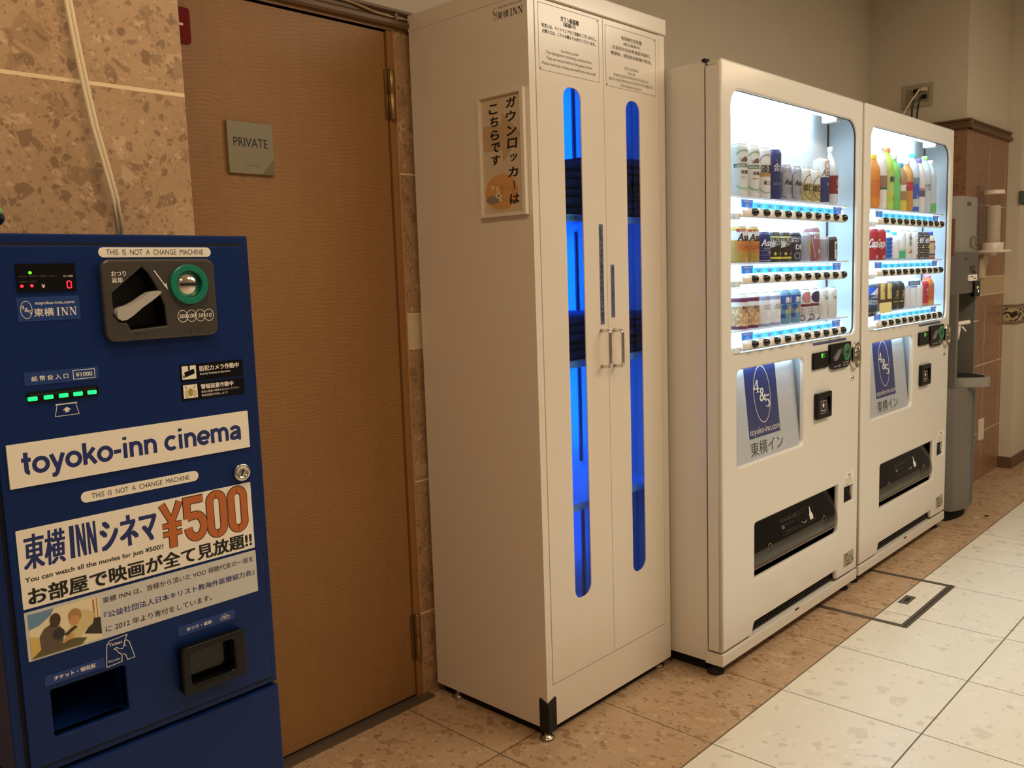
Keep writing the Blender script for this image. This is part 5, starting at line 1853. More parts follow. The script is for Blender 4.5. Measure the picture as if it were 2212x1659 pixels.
def art_dry2(q, r, h):
    bd(q, r, h * 0.66, h - 0.013, col('frost', (196, 204, 214)), -178, 178, -0.0003)
    q.text('STRONG', -0.026, 0.028, h * 0.80, h * 0.93, -0.0008, INK, bold=0.05)
    q.text('ZERO', -0.020, 0.026, h * 0.64, h * 0.77, -0.0008, INK, bold=0.05)
    q.text('DRY', -0.010, 0.032, h * 0.42, h * 0.58, -0.0008, WPR, bold=0.03)
    q.stroke(ellipse(-0.004, h * 0.2, 0.010, 0.010, 16), 0.0015, -0.0007, OFFW, closed=True)


def art_oval(q, r, h):
    sq(q, ellipse(0.020, h * 0.5, 0.016, h * 0.34, 20), col('mustard', (206, 180, 76)), -0.0005)
    for z in (0.62, 0.5, 0.38):
        q.text('角ハイ', 0.010, 0.028, h * (z - 0.03), h * (z + 0.04), -0.0008, col('brown', (110, 80, 40)))
    q.stroke([(-0.02, h * 0.8), (0.0, h * 0.95), (0.024, h * 0.8)], 0.001, -0.0005, GRB)
    q.stroke([(-0.02, h * 0.5), (-0.004, h * 0.72), (0.0, h * 0.2)], 0.001, -0.0005, GRB)


def art_rose(q, r, h):
    bd(q, r, h * 0.80, h - 0.013, OFFW, -178, 178, -0.0003)
    q.stroke([(-0.020, h * 0.72), (-0.008, h * 0.12), (0.030, h * 0.10)], 0.0015, -0.0007, OFFW)
    q.text('KISS', -0.012, 0.020, h * 0.66, h * 0.78, -0.0007, OFFW, bold=0.03)
    sq(q, [(0.004, h * 0.24), (0.014, h * 0.24), (0.012, h * 0.36), (0.006, h * 0.36)], OFFW, -0.0007)


def art_sake(q, r, h):
    q.rect(-0.004, 0.024, h * 0.10, h * 0.74, -0.0005, GRB)
    for (x, t_) in ((0.000, '清酒辛口'), (0.012, '氷川')):
        for i_, ch in enumerate(t_):
            q.text(ch, x, x + 0.009, h * (0.60 - 0.14 * i_), h * (0.71 - 0.14 * i_), -0.0008, INK)


def art_black(q, r, h):
    sq(q, [(-0.002, h * 0.08), (0.034, h * 0.08), (0.034, h * 0.80), (-0.002, h * 0.80)], OFFW, -0.0005)
    sq(q, [(0.002, h * 0.45), (0.014, h * 0.45), (0.014, h * 0.70), (0.002, h * 0.70)], col('brick', (160, 84, 60)), -0.0007)
    q.text('大', 0.016, 0.030, h * 0.48, h * 0.72, -0.0008, INK, bold=0.04)
    q.text('関', 0.016, 0.030, h * 0.16, h * 0.38, -0.0008, INK, bold=0.04)
    q.rect(0.004, 0.012, h * 0.14, h * 0.40, -0.0007, GRB)


can(BXS[0], 1, 0, 0.106, R1, col('ochre', (182, 146, 66)), 'amber and yellow can with script lettering, leftmost on the middle shelf of the nearer machine', art_clear)
can(BXS[1], 1, 1, 0.106, R1, col('ochre', (182, 146, 66)), 'amber and yellow can with script lettering, just left of the blue can', art_clear)
can(BXS[2], 1, 2, 0.093, R1, NAVY, 'blue can with white script lettering on the middle shelf', art_aqua)
can(BXS[3], 1, 3, 0.093, R1, INK, 'black can with white slanted band and lemons, beside the blue can', art_strong)
can(BXS[4], 1, 4, 0.093, R1, INK, 'black can with white slanted band and lemons, beside the frosted-top can', art_strong)
can(BXS[5], 1, 5, 0.093, R1, col('blue_black', (40, 42, 60)), 'dark can with frosted top and large white DR lettering', art_dry2)
can(BXS[6], 1, 6, 0.093, R1, SILV, 'silver can with a mustard yellow oval', art_oval)
can(BXS[7], 1, 7, 0.110, R1, col('dusty_rose', (150, 92, 98)), 'dusty pink can with white top on the middle shelf', art_rose)
can(BXS[8], 1, 8, 0.083, R1, SILV, 'short silver can with columns of small dark characters', art_sake)
can(BXS[9], 1, 9, 0.083, R1, INK, 'short black can with cream label at the right end of the middle shelf', art_black)


def art_nut(q, r, h):
    bd(q, r, h * 0.77, h - 0.013, PURP, -178, 178, -0.0003)
    bd(q, r, 0.002, h * 0.10, PURP, -178, 178, -0.0003)
    q.text('カシュー', -0.008, 0.030, h * 0.56, h * 0.66, -0.0010, INK, bold=0.04)
    q.text('ナッツ', 0.002, 0.028, h * 0.45, h * 0.54, -0.0010, INK, bold=0.04)
    rnd = random.Random(3)
    bd(q, r, h * 0.10, h * 0.64, col('toasted', (196, 158, 116)), -178, 178, -0.0003)
    for i_ in range(60):
        x, z = -0.044 + 0.088 * ((i_ * 0.618) % 1.0), h * (0.14 + 0.48 * i_ / 60)
        if x > -0.012 and z > h * 0.42:
            continue
        a = rnd.uniform(0, 6.28)
        q.stroke([(x + 0.005 * math.cos(a + t_), z + 0.005 * math.sin(a + t_)) for t_ in (0, 0.5, 1.0, 1.5, 2.0, 2.5)], (0.002, 0.0045, 0.0058, 0.0058, 0.0045, 0.002), -0.0006, col('cashew_%d' % rnd.randint(0, 2), ((224, 190, 144), (206, 168, 120), (236, 208, 168))[rnd.randint(0, 2)]))


def art_cal(q, r, h):
    bd(q, r, h * 0.77, h - 0.013, GRB, -178, 178, -0.0003)
    bd(q, r, 0.002, h * 0.09, GRB, -178, 178, -0.0003)
    q.text('NUTS', -0.008, 0.016, h * 0.58, h * 0.64, -0.0008, PRINTG)
    q.text('CRUSH', -0.012, 0.022, h * 0.49, h * 0.56, -0.0008, PRINTG)
    q.stroke(arc(0.004, h * 0.34, 0.012, 0.012, 120, 300, 8), 0.001, -0.0007, GRB)


def art_ice(q, r, h):
    sq(q, [(-0.04, h * 0.60), (0.04, h * 0.60), (0.04, h * 0.84), (-0.04, h * 0.84)], col('cobalt', (40, 78, 148)), -0.0005)
    q.text('氷結', -0.010, 0.030, h * 0.62, h * 0.80, -0.0009, WPR, bold=0.04)
    sq(q, ellipse(0.014, h * 0.42, 0.013, 0.013, 14), col('grapefruit', (214, 150, 120)), -0.0006)
    sq(q, ellipse(-0.012, h * 0.50, 0.009, 0.009, 12), col('cobalt', (40, 78, 148)), -0.0006)
    sq(q, ellipse(0.020, h * 0.22, 0.007, 0.007, 12), YEL, -0.0006)
    sq(q, ellipse(-0.004, h * 0.36, 0.006, 0.008, 12), LEAF, -0.0006)
    sq(q, [(-0.03, h * 0.18), (-0.010, h * 0.18), (-0.010, h * 0.30), (-0.03, h * 0.30)], col('cobalt', (40, 78, 148)), -0.0006)


def art_peach(fruit):
    def f(q, r, h):
        sq(q, ellipse(0.0, h * 0.74, 0.021, h * 0.18, 16), fruit, -0.0005)
        bd(q, r, h * 0.46, h * 0.54, col('maroon', (110, 30, 56)), -178, 178, -0.0006)
        for z in (0.38, 0.30, 0.22):
            q.text('ほろよい果実', -0.022, 0.012, h * (z - 0.025), h * (z + 0.025), -0.0008, PRINTG)
        sq(q, [(0.040, h * 0.02), (0.044, h * 0.42), (0.030, h * 0.26), (0.016, h * 0.12), (-0.002, h * 0.02)], NAVY, -0.0007)
        q.stroke(ellipse(-0.018, h * 0.11, 0.008, 0.008, 14), 0.003, -0.0007, PURP, closed=True)
    return f


def art_horo(q, r, h):
    q.text('ほろ', -0.004, 0.024, h * 0.62, h * 0.70, -0.0007, INK)
    q.stroke(arc(0.010, h * 0.88, 0.022, 0.022, 200, 340, 10), 0.0008, -0.0007, INK)
    for z in (0.50, 0.42, 0.34):
        q.rect(0.014, 0.016, h * (z - 0.025), h * (z + 0.025), -0.0007, AMBER)
    q.stroke(ellipse(0.014, h * 0.26, 0.005, 0.005, 12), 0.0015, -0.0007, PRINTG, closed=True)
    q.rect(0.008, 0.020, h * 0.14, h * 0.17, -0.0007, PRINTG)


can(BXS[0], 2, 0, 0.106, R1, OFFW, 'nut tin with dark plum top, leftmost on the bottom shelf of the nearer machine', art_nut, name='nut_tin')
can(BXS[1], 2, 1, 0.106, R1, OFFW, 'nut tin with plum top, second on the bottom shelf of the nearer machine', art_nut, name='nut_tin')
can(BXS[2], 2, 2, 0.106, R1, WPR, 'white tin with pale lilac top, beside the plum-topped nut tins', art_cal, name='snack_tin')
can(BXS[3], 2, 3, 0.106, R1, WPR, 'white tin with pale lilac top, beside the cyan-topped cans', art_cal, name='snack_tin')
CY1 = col('ice_cyan', (104, 152, 180))
can(BXS[4], 2, 4, 0.108, R1, CY1, 'blue and cyan fruit can with white character, right of the white tins', art_ice)
can(BXS[5], 2, 5, 0.108, R1, CY1, 'blue and cyan fruit can with white character, left of the peach can', art_ice)
can(BXS[6], 2, 6, 0.106, R1, OFFW, 'white can with a pink peach and maroon band', art_peach(col('peach_pink', (200, 126, 120))))
can(BXS[7], 2, 7, 0.106, R1, OFFW, 'white can with dark purple grapes and maroon band', art_peach(col('grape', (60, 36, 74))))
can(BXS[8], 2, 8, 0.107, R1, OFFW, 'plain white can with few small dark characters, beside the grape can', art_horo)
can(BXS[9], 2, 9, 0.107, R1, OFFW, 'plain white can with few small dark characters, right end of the bottom shelf', art_horo)

# the farther machine's bottles and cans
VX = 1.0124
R2 = 0.0275


def art_plain(bands, texts=()):
    def f(q, r, h):
        for (a, b, mt) in bands:
            bd(q, r, h * a, h * b, mt, -178, 178, -0.0004)
        for (t_, x0_, x1_, a, b, mt) in texts:
            q.text(t_, x0_, x1_, h * a, h * b, -0.0009, mt, bold=0.03)
    return f


ORJ = col('orange_juice', (226, 138, 44))
GRN = col('fresh_green', (122, 206, 110))
GRY = col('green_yellow', (186, 220, 90))
WTR = mat('clear_water_plastic', (206, 222, 236), 0.15)
TEA = col('tea_amber', (206, 148, 72))
BLU = col('bright_blue', (36, 92, 214))
CAPW = MATS['bottle_cap_white']
bottle(BXS[0], 0, 0.200, R2, ORJ, mat('cap_yellow', (238, 196, 40), 0.4), 'orange juice bottle with yellow cap, left end of the top shelf in the farther machine', art_plain(((0.30, 0.72, col('orange_deep', (214, 112, 40))),), (('GO', 0.006, 0.024, 0.40, 0.52, LEAF),)), VX, waist=0.06, capr=0.5)
bottle(BXS[1], 0, 0.238, R2, WPR, CAPW, 'white bottle with brown band and green stripe, beside the orange juice bottle', art_plain(((0.42, 0.46, KGREEN), (0.46, 0.72, col('mocha', (150, 120, 100))))), VX)
bottle(BXS[2], 0, 0.236, R2, GRY, mat('cap_orange', (226, 120, 60), 0.4), 'lime green bottle with an orange cap', art_plain(((0.36, 0.84, col('lime_label', (196, 220, 120))), (0.30, 0.36, YEL)), (('爽健', -0.010, 0.026, 0.60, 0.74, NAVY), ('H', 0.010, 0.022, 0.20, 0.28, REDP))), VX)
bottle(BXS[3], 0, 0.214, R2, GRN, mat('cap_mint', (206, 230, 216), 0.4), 'fresh green bottle with a pale cap', art_plain(((0.30, 0.90, col('mint_label', (120, 214, 130))),), (('茶', 0.004, 0.020, 0.66, 0.80, REDP), ('▲', 0.012, 0.024, 0.50, 0.58, INK), ('▲', 0.012, 0.024, 0.34, 0.42, INK))), VX)
bottle(BXS[4], 0, 0.188, R2, col('cocoa', (176, 132, 104)), mat('cap_blue', (60, 140, 206), 0.4), 'cocoa brown bottle with a blue cap and yellow lower band', art_plain(((0.0, 0.30, YEL), (0.56, 0.74, WPR)), (('R', 0.006, 0.020, 0.58, 0.70, INK),)), VX)
bottle(BXS[5], 0, 0.204, R2, TEA, CAPW, 'amber tea bottle with a red label', art_plain(((0.55, 0.78, col('crimson', (190, 40, 62))),)), VX)
bottle(BXS[6], 0, 0.236, R2, WTR, mat('cap_cyan', (70, 200, 216), 0.4), 'water bottle with a bright blue label and cyan cap', art_plain(((0.30, 0.64, BLU), (0.64, 0.80, col('sky', (110, 190, 230))), (0.02, 0.12, BLU)), (('い', -0.004, 0.014, 0.30, 0.38, WPR),)), VX)
bottle(BXS[7], 0, 0.220, R2, WPR, mat('cap_violet', (120, 90, 160), 0.4), 'white bottle with a dark label patch and violet cap', art_plain(((0.40, 0.56, col('smoke', (96, 96, 112))), (0.56, 0.62, col('pinkish', (206, 150, 160))))), VX)
bottle(BXS[8], 0, 0.236, R2, WTR, mat('cap_light_green', (150, 206, 120), 0.4), 'clear water bottle with grey lettering and a light green cap', art_plain((), (('i-LOHAS', -0.026, 0.030, 0.62, 0.69, col('steel_print', (90, 104, 120))), ('天然水', -0.010, 0.014, 0.55, 0.59, col('steel_print', (90, 104, 120))))), VX)
bottle(BXS[9], 0, 0.224, R2, WTR, CAPW, 'clear water bottle with a green leaf patch, right end of the top shelf', art_plain(((0.02, 0.26, col('leaf_patch', (110, 206, 120))),)), VX)


def art_cola(q, r, h):
    q.text('Coca-Cola', -0.034, 0.036, h * 0.40, h * 0.68, -0.0008, WPR, bold=0.03, slant=0.25)
    q.stroke([(-0.028, h * 0.42), (-0.010, h * 0.37), (0.010, h * 0.40), (0.030, h * 0.37)], 0.002, -0.0008, WPR)
    q.stroke(ellipse(0.0, h * 0.10, 0.004, 0.004, 10), 0.002, -0.0008, WPR, closed=True)


def art_wave(q, r, h):
    for i_ in range(5):
        sq(q, ellipse(-0.004, h * (0.16 + 0.17 * i_), 0.016, h * 0.075, 12), BLU, -0.0006)
    bd(q, r, 0.004, h * 0.90, col('sky_blue', (44, 150, 226)), -60, 10, -0.0004)


def art_dots(q, r, h):
    for i_ in range(9):
        for j_ in range(10):
            x, z = -0.036 + 0.009 * i_ + 0.0045 * (j_ % 2), h * (0.06 + 0.09 * j_)
            q.poly(ellipse(x, z, 0.0019, 0.0022, 6), -0.0005, WPR)
    for (x, z) in ((0.010, 0.45), (0.022, 0.30)):
        sq(q, ellipse(x, h * z, 0.009, 0.007, 10), YEL, -0.0007)
    sq(q, [(-0.012, h * 0.58), (0.034, h * 0.66), (0.034, h * 0.86), (-0.012, h * 0.74)], WPR, -0.0007)
    q.text('レモン', -0.004, 0.028, h * 0.72, h * 0.80, -0.0010, BLU, bold=0.03)
    q.text('スカッシュ', -0.008, 0.030, h * 0.61, h * 0.69, -0.0010, BLU, bold=0.03)


COKE = col('cola_red', (176, 24, 40))
can(BXS[0], 1, 0, 0.116, R2, COKE, 'red cola can with white script, leftmost on the middle shelf of the farther machine', art_cola, vmx=VX)
can(BXS[1], 1, 1, 0.116, R2, COKE, 'red cola can with white script, second on the middle shelf of the farther machine', art_cola, vmx=VX)
bottle(BXS[2], 1, 0.116, R2, WPR, mat('cap_sky', (60, 170, 230), 0.4), 'white bottle with wavy blue pattern and blue cap', art_wave, VX, neck=0.2, capr=0.6)
bottle(BXS[3], 1, 0.108, R2, WPR, mat('cap_cyan', (70, 200, 216), 0.4), 'small white bottle with a cyan cap on the middle shelf', art_plain(((0.0, 0.04, GRB),)), VX, neck=0.25, capr=0.6)
can(BXS[4], 1, 4, 0.114, R2, WPR, 'white can with a green lower band', art_plain(((0.03, 0.30, col('mint_green', (70, 190, 130))), (0.33, 0.35, GRN))), vmx=VX)
can(BXS[5], 1, 5, 0.114, R2, WPR, 'white can with dark letters and an orange wedge', lambda q, r, h: (q.text('HI', -0.004, 0.018, h * 0.66, h * 0.80, -0.0009, INK, bold=0.03), q.text('GI', -0.004, 0.018, h * 0.48, h * 0.62, -0.0009, INK, bold=0.03), sq(q, [(-0.010, h * 0.22), (0.016, h * 0.40), (0.016, h * 0.20)], AMBER, -0.0007), sq(q, [(-0.012, h * 0.92), (0.010, h * 0.74), (-0.002, h * 0.80)], col('pinkred', (226, 90, 130)), -0.0007)), vmx=VX)
can(BXS[6], 1, 6, 0.114, R2, WPR, 'white can with one small red label patch', lambda q, r, h: (sq(q, [(0.002, h * 0.02), (0.022, h * 0.04), (0.020, h * 0.16), (0.0, h * 0.14)], col('label_red', (214, 60, 60)), -0.0007), q.text('紅茶', 0.006, 0.018, h * 0.06, h * 0.12, -0.0010, WPR)), vmx=VX)
can(BXS[7], 1, 7, 0.112, R2, INK, 'black and white polka-dot lemon can, next to the plain white cans', art_dots, vmx=VX)
can(BXS[8], 1, 8, 0.112, R2, INK, 'black and white polka-dot lemon can, next to the blue-capped bottle', art_dots, vmx=VX)
bottle(BXS[9], 1, 0.116, R2, col('cream_body', (222, 206, 170)), mat('cap_royal', (40, 70, 190), 0.4), 'cream bottle with red emblem and royal blue cap, right end of the middle shelf', art_plain(((0.0, 0.10, col('brick_red', (170, 60, 50))), (0.18, 0.26, NAVY), (0.84, 0.92, REDP)), (('●', 0.000, 0.020, 0.46, 0.66, REDP),)), VX, neck=0.30, capr=0.62)


def art_mount(q, r, h):
    bd(q, r, h * 0.62, h - 0.012, BLU, -178, 178, -0.0003)
    sq(q, [(-0.024, h * 0.62), (0.006, h * 0.88), (0.034, h * 0.62)], WPR, -0.0006)
    sq(q, [(-0.024, h * 0.50), (0.006, h * 0.66), (0.034, h * 0.50)], GRB, -0.0007)
    q.text('EMERALD', -0.026, 0.032, h * 0.36, h * 0.43, -0.0009, WPR, bold=0.02)
    q.text('MOUNTAIN', -0.028, 0.034, h * 0.27, h * 0.34, -0.0009, WPR, bold=0.02)


def art_latte(q, r, h):
    sq(q, [(-0.012, h * 0.42), (0.030, h * 0.42), (0.030, h * 0.98), (-0.012, h * 0.98)], col('butter', (230, 214, 130)), -0.0006)
    q.text('贅沢', 0.002, 0.022, h * 0.66, h * 0.80, -0.0009, PRINTG)
    bd(q, r, h * 0.10, h * 0.24, col('cocoa_tan', (190, 136, 116)), -178, 178, -0.0005)


def art_gold(q, r, h):
    for (ch, z) in (('食', 0.66), ('彩', 0.52)):
        q.text(ch, -0.004, 0.024, h * z, h * (z + 0.13), -0.0009, GOLDP, bold=0.03)
    q.text('Japan', -0.008, 0.026, h * 0.44, h * 0.50, -0.0009, GOLDP)
    bd(q, r, h * 0.30, h * 0.33, YEL, -30, 60, -0.0006)
    q.text('綾鷹', 0.004, 0.018, h * 0.12, h * 0.20, -0.0009, GOLDP)


COCO = col('coffee', (104, 62, 50))
can(BXS[0], 2, 0, 0.106, R2, col('teal_navy', (36, 70, 96)), 'blue mountain-picture can, left end of the bottom shelf in the farther machine', art_mount, vmx=VX)
can(BXS[1], 2, 1, 0.108, R2, COCO, 'coffee brown can with butter yellow panel, beside the mountain-picture can', art_latte, vmx=VX)
can(BXS[2], 2, 2, 0.108, R2, COCO, 'coffee brown can with butter yellow panel, beside the black bottles', art_latte, vmx=VX)
BKB = col('black_label', (30, 34, 38))
bottle(BXS[3], 2, 0.122, R2, BKB, CAPW, 'black bottle with gold characters, right of the coffee brown cans', art_gold, VX, neck=0.2, capr=0.5)
bottle(BXS[4], 2, 0.122, R2, BKB, CAPW, 'black bottle with gold characters, left of the plain white bottles', art_gold, VX, neck=0.2, capr=0.5)
bottle(BXS[5], 2, 0.120, R2, WPR, CAPW, 'plain white bottle right of the black bottles', art_plain(()), VX, neck=0.2, capr=0.55)
bottle(BXS[6], 2, 0.118, R2, WPR, CAPW, 'plain white bottle with a thin blue stripe', art_plain(((0.86, 0.92, GRB),)), VX, neck=0.2, capr=0.55)
bottle(BXS[7], 2, 0.116, R2, WPR, CAPW, 'plain white bottle just left of the red can', art_plain(()), VX, neck=0.2, capr=0.55)
can(BXS[8], 2, 8, 0.104, R2, col('scarlet', (190, 38, 60)), 'red can with white characters on the bottom shelf of the farther machine', art_plain(((0.02, 0.10, col('salmon', (226, 140, 110))),), (('午後', -0.004, 0.024, 0.56, 0.70, WPR), ('TEA', -0.004, 0.022, 0.42, 0.48, WPR))), vmx=VX)
bottle(BXS[9], 2, 0.130, R2, col('orange_tea', (214, 110, 36)), mat('cap_rose', (214, 120, 140), 0.4), 'orange tea bottle with a rose cap, right end of the bottom shelf', art_plain(((0.0, 0.22, col('pale_orange', (226, 176, 110))), (0.86, 0.95, col('tan_shoulder', (170, 130, 84)))), (('紅', 0.006, 0.018, 0.60, 0.74, col('rust', (150, 74, 40))),)), VX, neck=0.30, capr=0.5)
# promotion cards standing at the front of the lower shelf
m = M(); m.box(VX + 0.062, VX + 0.160, 0.0135, 0.0143, 1.060, 1.0880, INK)
m.text('無糖コーヒー', VX + 0.075, VX + 0.150, 1.070, 1.077, 0.0132, GOLDP)
tag(stand(m.build('promotion_card')), 'black card with gold characters under the mountain-picture can', 'card')
m = M(); m.box(VX + 0.170, VX + 0.292, 0.0063, 0.0071, 1.068, 1.1080, col('pale_butter', (238, 230, 170)))
tag(stand(m.build('promotion_card')), 'pale yellow card in front of the coffee brown cans', 'card')
m = M(); m.box(VX + 0.470, VX + 0.610, 0.0067, 0.0074, 1.165, 1.1830, col('mid_blue', (70, 120, 190)))
m.text('限定商品', VX + 0.490, VX + 0.590, 1.169, 1.179, 0.0064, WPR)
tag(stand(m.build('promotion_banner')), 'small blue banner hung above the plain white bottles', 'banner')
#SPLIT

# ------------------------------------------------------------------ water dispenser beyond the machines
DL = (2.39, 0.30, 0.0)
dp_ = thing('water_dispenser', 'tall grey ice and water dispenser standing right of the vending machines', 'water dispenser', DL)
DG = mat('dispenser_grey', (112, 106, 96), 0.4)
DG2 = mat('dispenser_light_grey', (142, 136, 124), 0.4)
DGD = mat('dispenser_dark_grey', (98, 92, 84), 0.4)
DTEAL = mat('dispenser_blue_grey', (74, 92, 98), 0.35)


def dm():
    return M(DL)


def bow(x0, x1, yc, bulge, yb, n=14):
    """plan outline: gently bowed front, square back"""
    return [(x0 + (x1 - x0) * i / n, yc - bulge * (1 - (2 * i / n - 1) ** 2)) for i in range(n + 1)] + [(x1, yb), (x0, yb)]


m = dm(); m.extz(bow(2.235, 2.545, 0.045, 0.036, 0.56), 0.055, 0.655, DG, True)
lo = m.build('lower_cabinet', dp_)
m = dm()
AX = [2.395 + 0.0148 * i for i in range(11)]
AP = [(x, 0.045 - 0.036 * (1 - (2 * (x - 2.235) / 0.31 - 1) ** 2) - 0.0010) for x in AX]
m.extz(AP + [(2.5435, 0.06), (2.395, 0.06)], 0.075, 0.625, DTEAL, True)
m.build('accent_panel', lo)
m = dm(); m.extz(bow(2.25, 2.53, 0.075, 0.030, 0.54), 0.0, 0.055, DARK)
m.build('plinth', dp_)
m = dm()
m.box(2.235, 2.265, 0.045, 0.56, 0.655, 1.105, DG)
m.box(2.515, 2.545, 0.045, 0.56, 0.655, 1.105, DG)
m.box(2.265, 2.515, 0.20, 0.56, 0.655, 1.105, DGD)
m.build('recess', dp_)
m = dm(); m.extz(bow(2.235, 2.545, 0.045, 0.012, 0.56), 1.105, 1.300, DGD, True)
hd = m.build('control_head', dp_)
m = dm(); m.text('AF', 2.300, 2.330, 1.262, 1.274, 0.033, PRINTK, slant=0.2)
m.build('small_mark', hd)
m = dm(); m.text('ROSSO', 2.372, 2.455, 1.208, 1.234, 0.0315, PRINTK, slant=0.2)
m.stroke([(2.395, 1.197), (2.425, 1.206), (2.455, 1.203), (2.48, 1.190)], (0.001, 0.008, 0.008, 0.002), 0.0315, PRINTK)
m.build('maker_lettering', hd)
m = dm(); m.box(2.352, 2.470, 0.026, 0.034, 1.163, 1.192, PAPER); m.rect(2.366, 2.40, 1.180, 1.184, 0.0256, PRINTK); m.rect(2.41, 2.45, 1.172, 1.176, 0.0256, PRINTG)
m.build('notice_label', hd)
m = dm(); m.box(2.430, 2.520, 0.024, 0.045, 1.085, 1.160, BLACK)
kp = m.build('key_panel', hd, bevel=0.003)
for (x, z, c) in ((2.470, 1.128, (226, 226, 120)), (2.488, 1.110, (220, 224, 226)), (2.486, 1.130, (140, 120, 100))):
    m = dm(); m.disc(x, z, [(0.006, 0.024), (0.006, 0.0225), (0.0, 0.0222)], mat('key_light_%d' % c[2], c, 0.4, emit=(c, 0.4)), 12)
    m.build('key', kp)
# ice tank above
m = dm(); m.extz(bow(2.290, 2.535, 0.052, 0.008, 0.50), 1.300, 1.562, DG2, True)
tk = m.build('ice_tank', dp_)
m = dm(); m.text('ICE', 2.398, 2.525, 1.316, 1.378, 0.0415, mat('grey_ice_lettering', (110, 106, 96), 0.5))
m.build('lettering', tk)
m = dm(); m.box(2.352, 2.395, 0.0405, 0.046, 1.520, 1.536, BRASS)
m.build('name_badge', tk)
m = dm(); m.box(2.289, 2.291, 0.12, 0.47, 1.50, 1.503, DARK); m.box(2.289, 2.291, 0.118, 0.121, 1.40, 1.53, DARK)
m.build('panel_seam', tk)
# spouts
WPL = mat('white_spout_plastic', (232, 222, 204), 0.35)
m = dm()
m.box(2.300, 2.345, 0.09, 0.20, 0.920, 0.945, BLACK)
m.box(2.315, 2.340, 0.085, 0.12, 0.860, 0.920, LGREY)
m.build('spout_bracket', dp_)
m = dm()
m.tube([(2.320, 0.13, 0.952), (2.350, 0.075, 0.958), (2.385, 0.03, 0.966)], 0.010, WPL, 12)
m.tube([(2.362, 0.070, 0.955), (2.360, 0.072, 0.92), (2.352, 0.075, 0.882)], 0.009, WPL, 12)
m.tube([(2.370, 0.06, 0.945), (2.398, 0.05, 0.920)], 0.005, WPL, 10)
m.build('water_spout', dp_)
m = dm(); m.tube([(2.385, 0.03, 0.966), (2.412, -0.012, 0.971)], 0.004, STEEL, 10)
m.build('nozzle', dp_)
m = dm(); m.disc(2.455, 0.905, [(0.012, 0.19), (0.012, 0.17), (0.0, 0.168)], mat('orange_red_tap', (190, 84, 46), 0.4), 14)
m.build('hot_tap', dp_)
m = dm(); m.extz(bow(2.300, 2.535, 0.046, 0.105, 0.20), 0.655, 0.700, DG2, True)
ty_ = m.build('drip_tray', dp_, bevel=0.004)
m = dm(); m.extz(bow(2.320, 2.515, 0.055, 0.090, 0.19), 0.700, 0.7015, DARK, True)
m.build('tray_grille', ty_)

# cork notice board on the dispenser's left side
m = M(); m.box(2.222, 2.2335, 0.06, 0.36, 1.290, 1.455, mat('cork_brown', (120, 86, 54), 0.8))
t = tag(m.build('notice_board'), 'small brown board with a pale paper, against the left of the water dispenser', 'notice board')
m = M(); m.box(2.2212, 2.222, 0.085, 0.34, 1.312, 1.440, mat('pinkish_paper', (224, 188, 164), 0.6))
m.build('paper', t)

# paper cup holder on the stone wall
CUPX, CUPY = 3.12, 0.135
h = thing('cup_holder', 'clear wall-mounted paper cup tube with a round white base plate', 'cup holder', (CUPX, 0.2045, 1.30))
HL = (CUPX, 0.2045, 1.30)
ACR = glass('clear_acrylic', (0.95, 0.92, 0.88, 1), 1.0, 0.04)
m = M(HL)
vs, fs = [], []
n = 32
for z in (1.350, 1.618):
    for i in range(n):
        vs.append((CUPX + 0.051 * math.cos(2 * PI * i / n), CUPY + 0.051 * math.sin(2 * PI * i / n), z))
m.add(vs, [(i, (i + 1) % n, n + (i + 1) % n, n + i) for i in range(n)], ACR, True)
m.build('tube', h, normals=False)
m = M(HL); m.lathe(CUPX, CUPY, [(0.053, 1.612), (0.054, 1.626), (0.050, 1.634), (0.0, 1.637)], IVORY, 32)
m.build('tube_lid', h)
m = M(HL); m.lathe(CUPX, CUPY, [(0.055, 1.3136), (0.055, 1.352), (0.0525, 1.354), (0.046, 1.354), (0.046, 1.3136), (0.055, 1.3136)], IVORY, 32)
m.build('collar', h)
m = M(HL); m.lathe(CUPX, CUPY, [(0.044, 1.3135), (0.044, 1.298), (0.070, 1.298), (0.092, 1.300), (0.094, 1.306), (0.090, 1.312), (0.075, 1.3135), (0.044, 1.3135)], IVORY, 40)
m.build('base_plate', h)
m = M(HL); m.box(3.06, 3.18, 0.188, 0.2045, 1.15, 1.66, ACR)
m.build('back_plate', h)
m = M(HL)
ar = [(3.085, 1.165), (3.145, 1.165), (3.145, 1.225), (3.182, 1.235)] + [(3.085 + 0.05 + 0.05 * math.cos(math.radians(a)), 1.245 + 0.045 * math.sin(math.radians(a))) for a in range(0, 181, 20)]
m.prism(ar, 0.172, 0.187, mat('frosted_cream_plastic', (206, 184, 148), 0.5))
m.build('mouth_guard', h)
CUPW = mat('white_paper_cup', (232, 222, 204), 0.6)
m = M()
m.lathe(0, 0, [(0.0200, 0.0), (0.0345, 0.070), (0.0368, 0.0705), (0.0372, 0.0720), (0.0360, 0.0730), (0.0341, 0.0716), (0.0196, 0.001)], CUPW, 24)
cup0 = m.build('paper_cup')
for k in range(44):
    o = cup0 if k == 0 else cup0.copy()
    if k:
        COL.objects.link(o)
    o.location = (CUPX, CUPY, 1.2850 + 0.0045 * k)
    tag(o, 'white paper cup nested in the stack inside the clear wall tube', 'cup', 'paper cups in the wall tube')

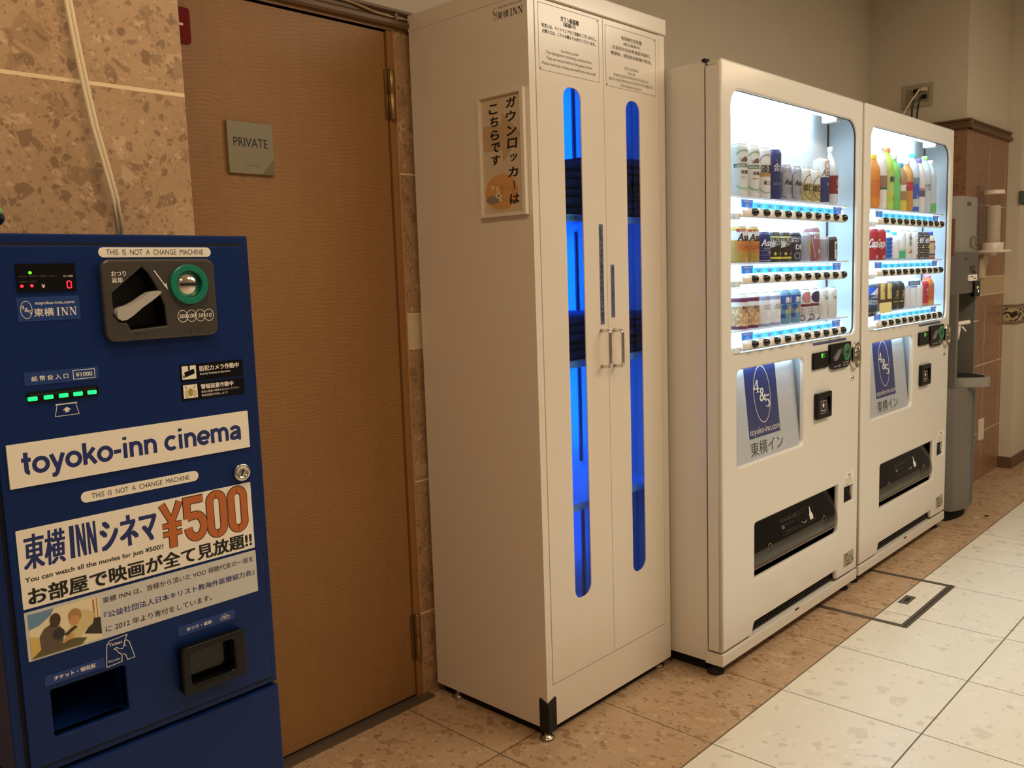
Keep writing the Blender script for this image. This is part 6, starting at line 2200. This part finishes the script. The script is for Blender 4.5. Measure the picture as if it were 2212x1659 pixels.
# wall fittings
m = M(); m.plate(rrect(3.209, 3.297, 0.232, 0.356, 0.006, 4), [], 0.193, 0.205, IVORY, 0.003)
t = tag(m.build('low_wall_socket'), 'upright ivory socket cover low on the stone wall behind the dispenser', 'socket')
m = M(); m.box(3.63, 3.76, 0.130, 0.1345, 1.578, 1.657, mat('dark_green_sign', (58, 70, 62), 0.5))
tag(m.build('wall_sign'), 'small dark green sign on the pale column at the right edge', 'sign')
so = thing('wall_socket', 'beige six-way socket plate on the side wall above the farther vending machine', 'socket', (2.885, 0.463, 2.155), -PI / 2)
m = M(); m.plate(rrect(-0.081, 0.081, -0.062, 0.060, 0.006, 4), [], -0.007, -0.0003, mat('beige_socket_plate', (176, 162, 132), 0.4), 0.003)
m.build('cover_plate', so)
m = M()
for x in (-0.045, 0.0, 0.045):
    m.plate(rrect(x - 0.016, x + 0.016, -0.040, 0.040, 0.004, 3), [], -0.0085, -0.007, mat('beige_insert', (150, 138, 112), 0.4), 0.0005)
m.build('socket_inserts', so)
for (nm, lab, mt, py, pz, pts, r) in (
        ('power_plug', 'black plug and cord in the middle of the side wall socket', BLACK, 0.468, 2.176, [(2.862, 0.468, 2.172), (2.845, 0.472, 2.150), (2.838, 0.476, 2.08), (2.836, 0.478, 1.99), (2.838, 0.482, 1.84)], 0.005),
        ('power_plug', 'white plug and cord looping from the right of the side wall socket', CREAM, 0.424, 2.181, [(2.862, 0.424, 2.181), (2.835, 0.440, 2.176), (2.822, 0.478, 2.12), (2.820, 0.515, 2.06), (2.826, 0.548, 1.99), (2.836, 0.575, 1.90)], 0.005),
        ('power_plug', 'black plug and cord at the lower right of the side wall socket', BLACK, 0.424, 2.143, [(2.862, 0.424, 2.143), (2.846, 0.436, 2.136), (2.838, 0.446, 2.09), (2.836, 0.452, 2.02), (2.838, 0.458, 1.84)], 0.0045)):
    m = M()
    m.box(2.856, 2.8758, py - 0.013, py + 0.013, pz - 0.010, pz + 0.010, mt)
    o = tag(m.build(nm, None, bevel=0.003), lab, 'plug', 'plugs in the side wall socket')
    m = M(); m.tube(pts, r, mt, 8)
    m.build('cord', o)

# flush hatch in the floor
HF = mat('dark_hatch_metal', (110, 102, 90), 0.4, 0.6)
m = M()
hx0, hx1, hy0, hy1 = 0.822, 1.349, -0.2415, 0.290
w = 0.026
m.box(hx0, hx0 + w * 0.85, hy0, hy1, 0.0, 0.0014, HF)
m.box(hx1 - w * 0.85, hx1, hy0, hy1, 0.0, 0.0014, HF)
m.box(hx0 + w * 0.85, hx1 - w * 0.85, hy0, hy0 + w, 0.0, 0.0014, HF)
m.box(hx0 + w * 0.85, hx1 - w * 0.85, hy1 - w, hy1, 0.0, 0.0014, HF)
hf = tag(m.build('floor_hatch'), 'square floor hatch with a dark metal rim, flush in the tiles by the machines', 'hatch')
m = M()
m.box(hx0, hx1, hy0 + 0.011, hy0 + 0.014, 0.0012, 0.0018, DARK)
m.build('rim_groove', hf)
m = M(); m.box(1.045, 1.138, -0.166, -0.130, 0.0, 0.0012, HF)
hp = m.build('lift_plate', hf)
m = M(); m.box(1.075, 1.112, -0.155, -0.143, 0.0012, 0.0016, DARK)
m.build('finger_slot', hp)
m = M(); m.box(2.447, 2.472, -0.060, -0.045, 0.0, 0.002, DARK)
tag(m.build('floor_scrap', None, bevel=0.0008), 'tiny dark scrap lying on the tan tiles near the dispenser', 'scrap')
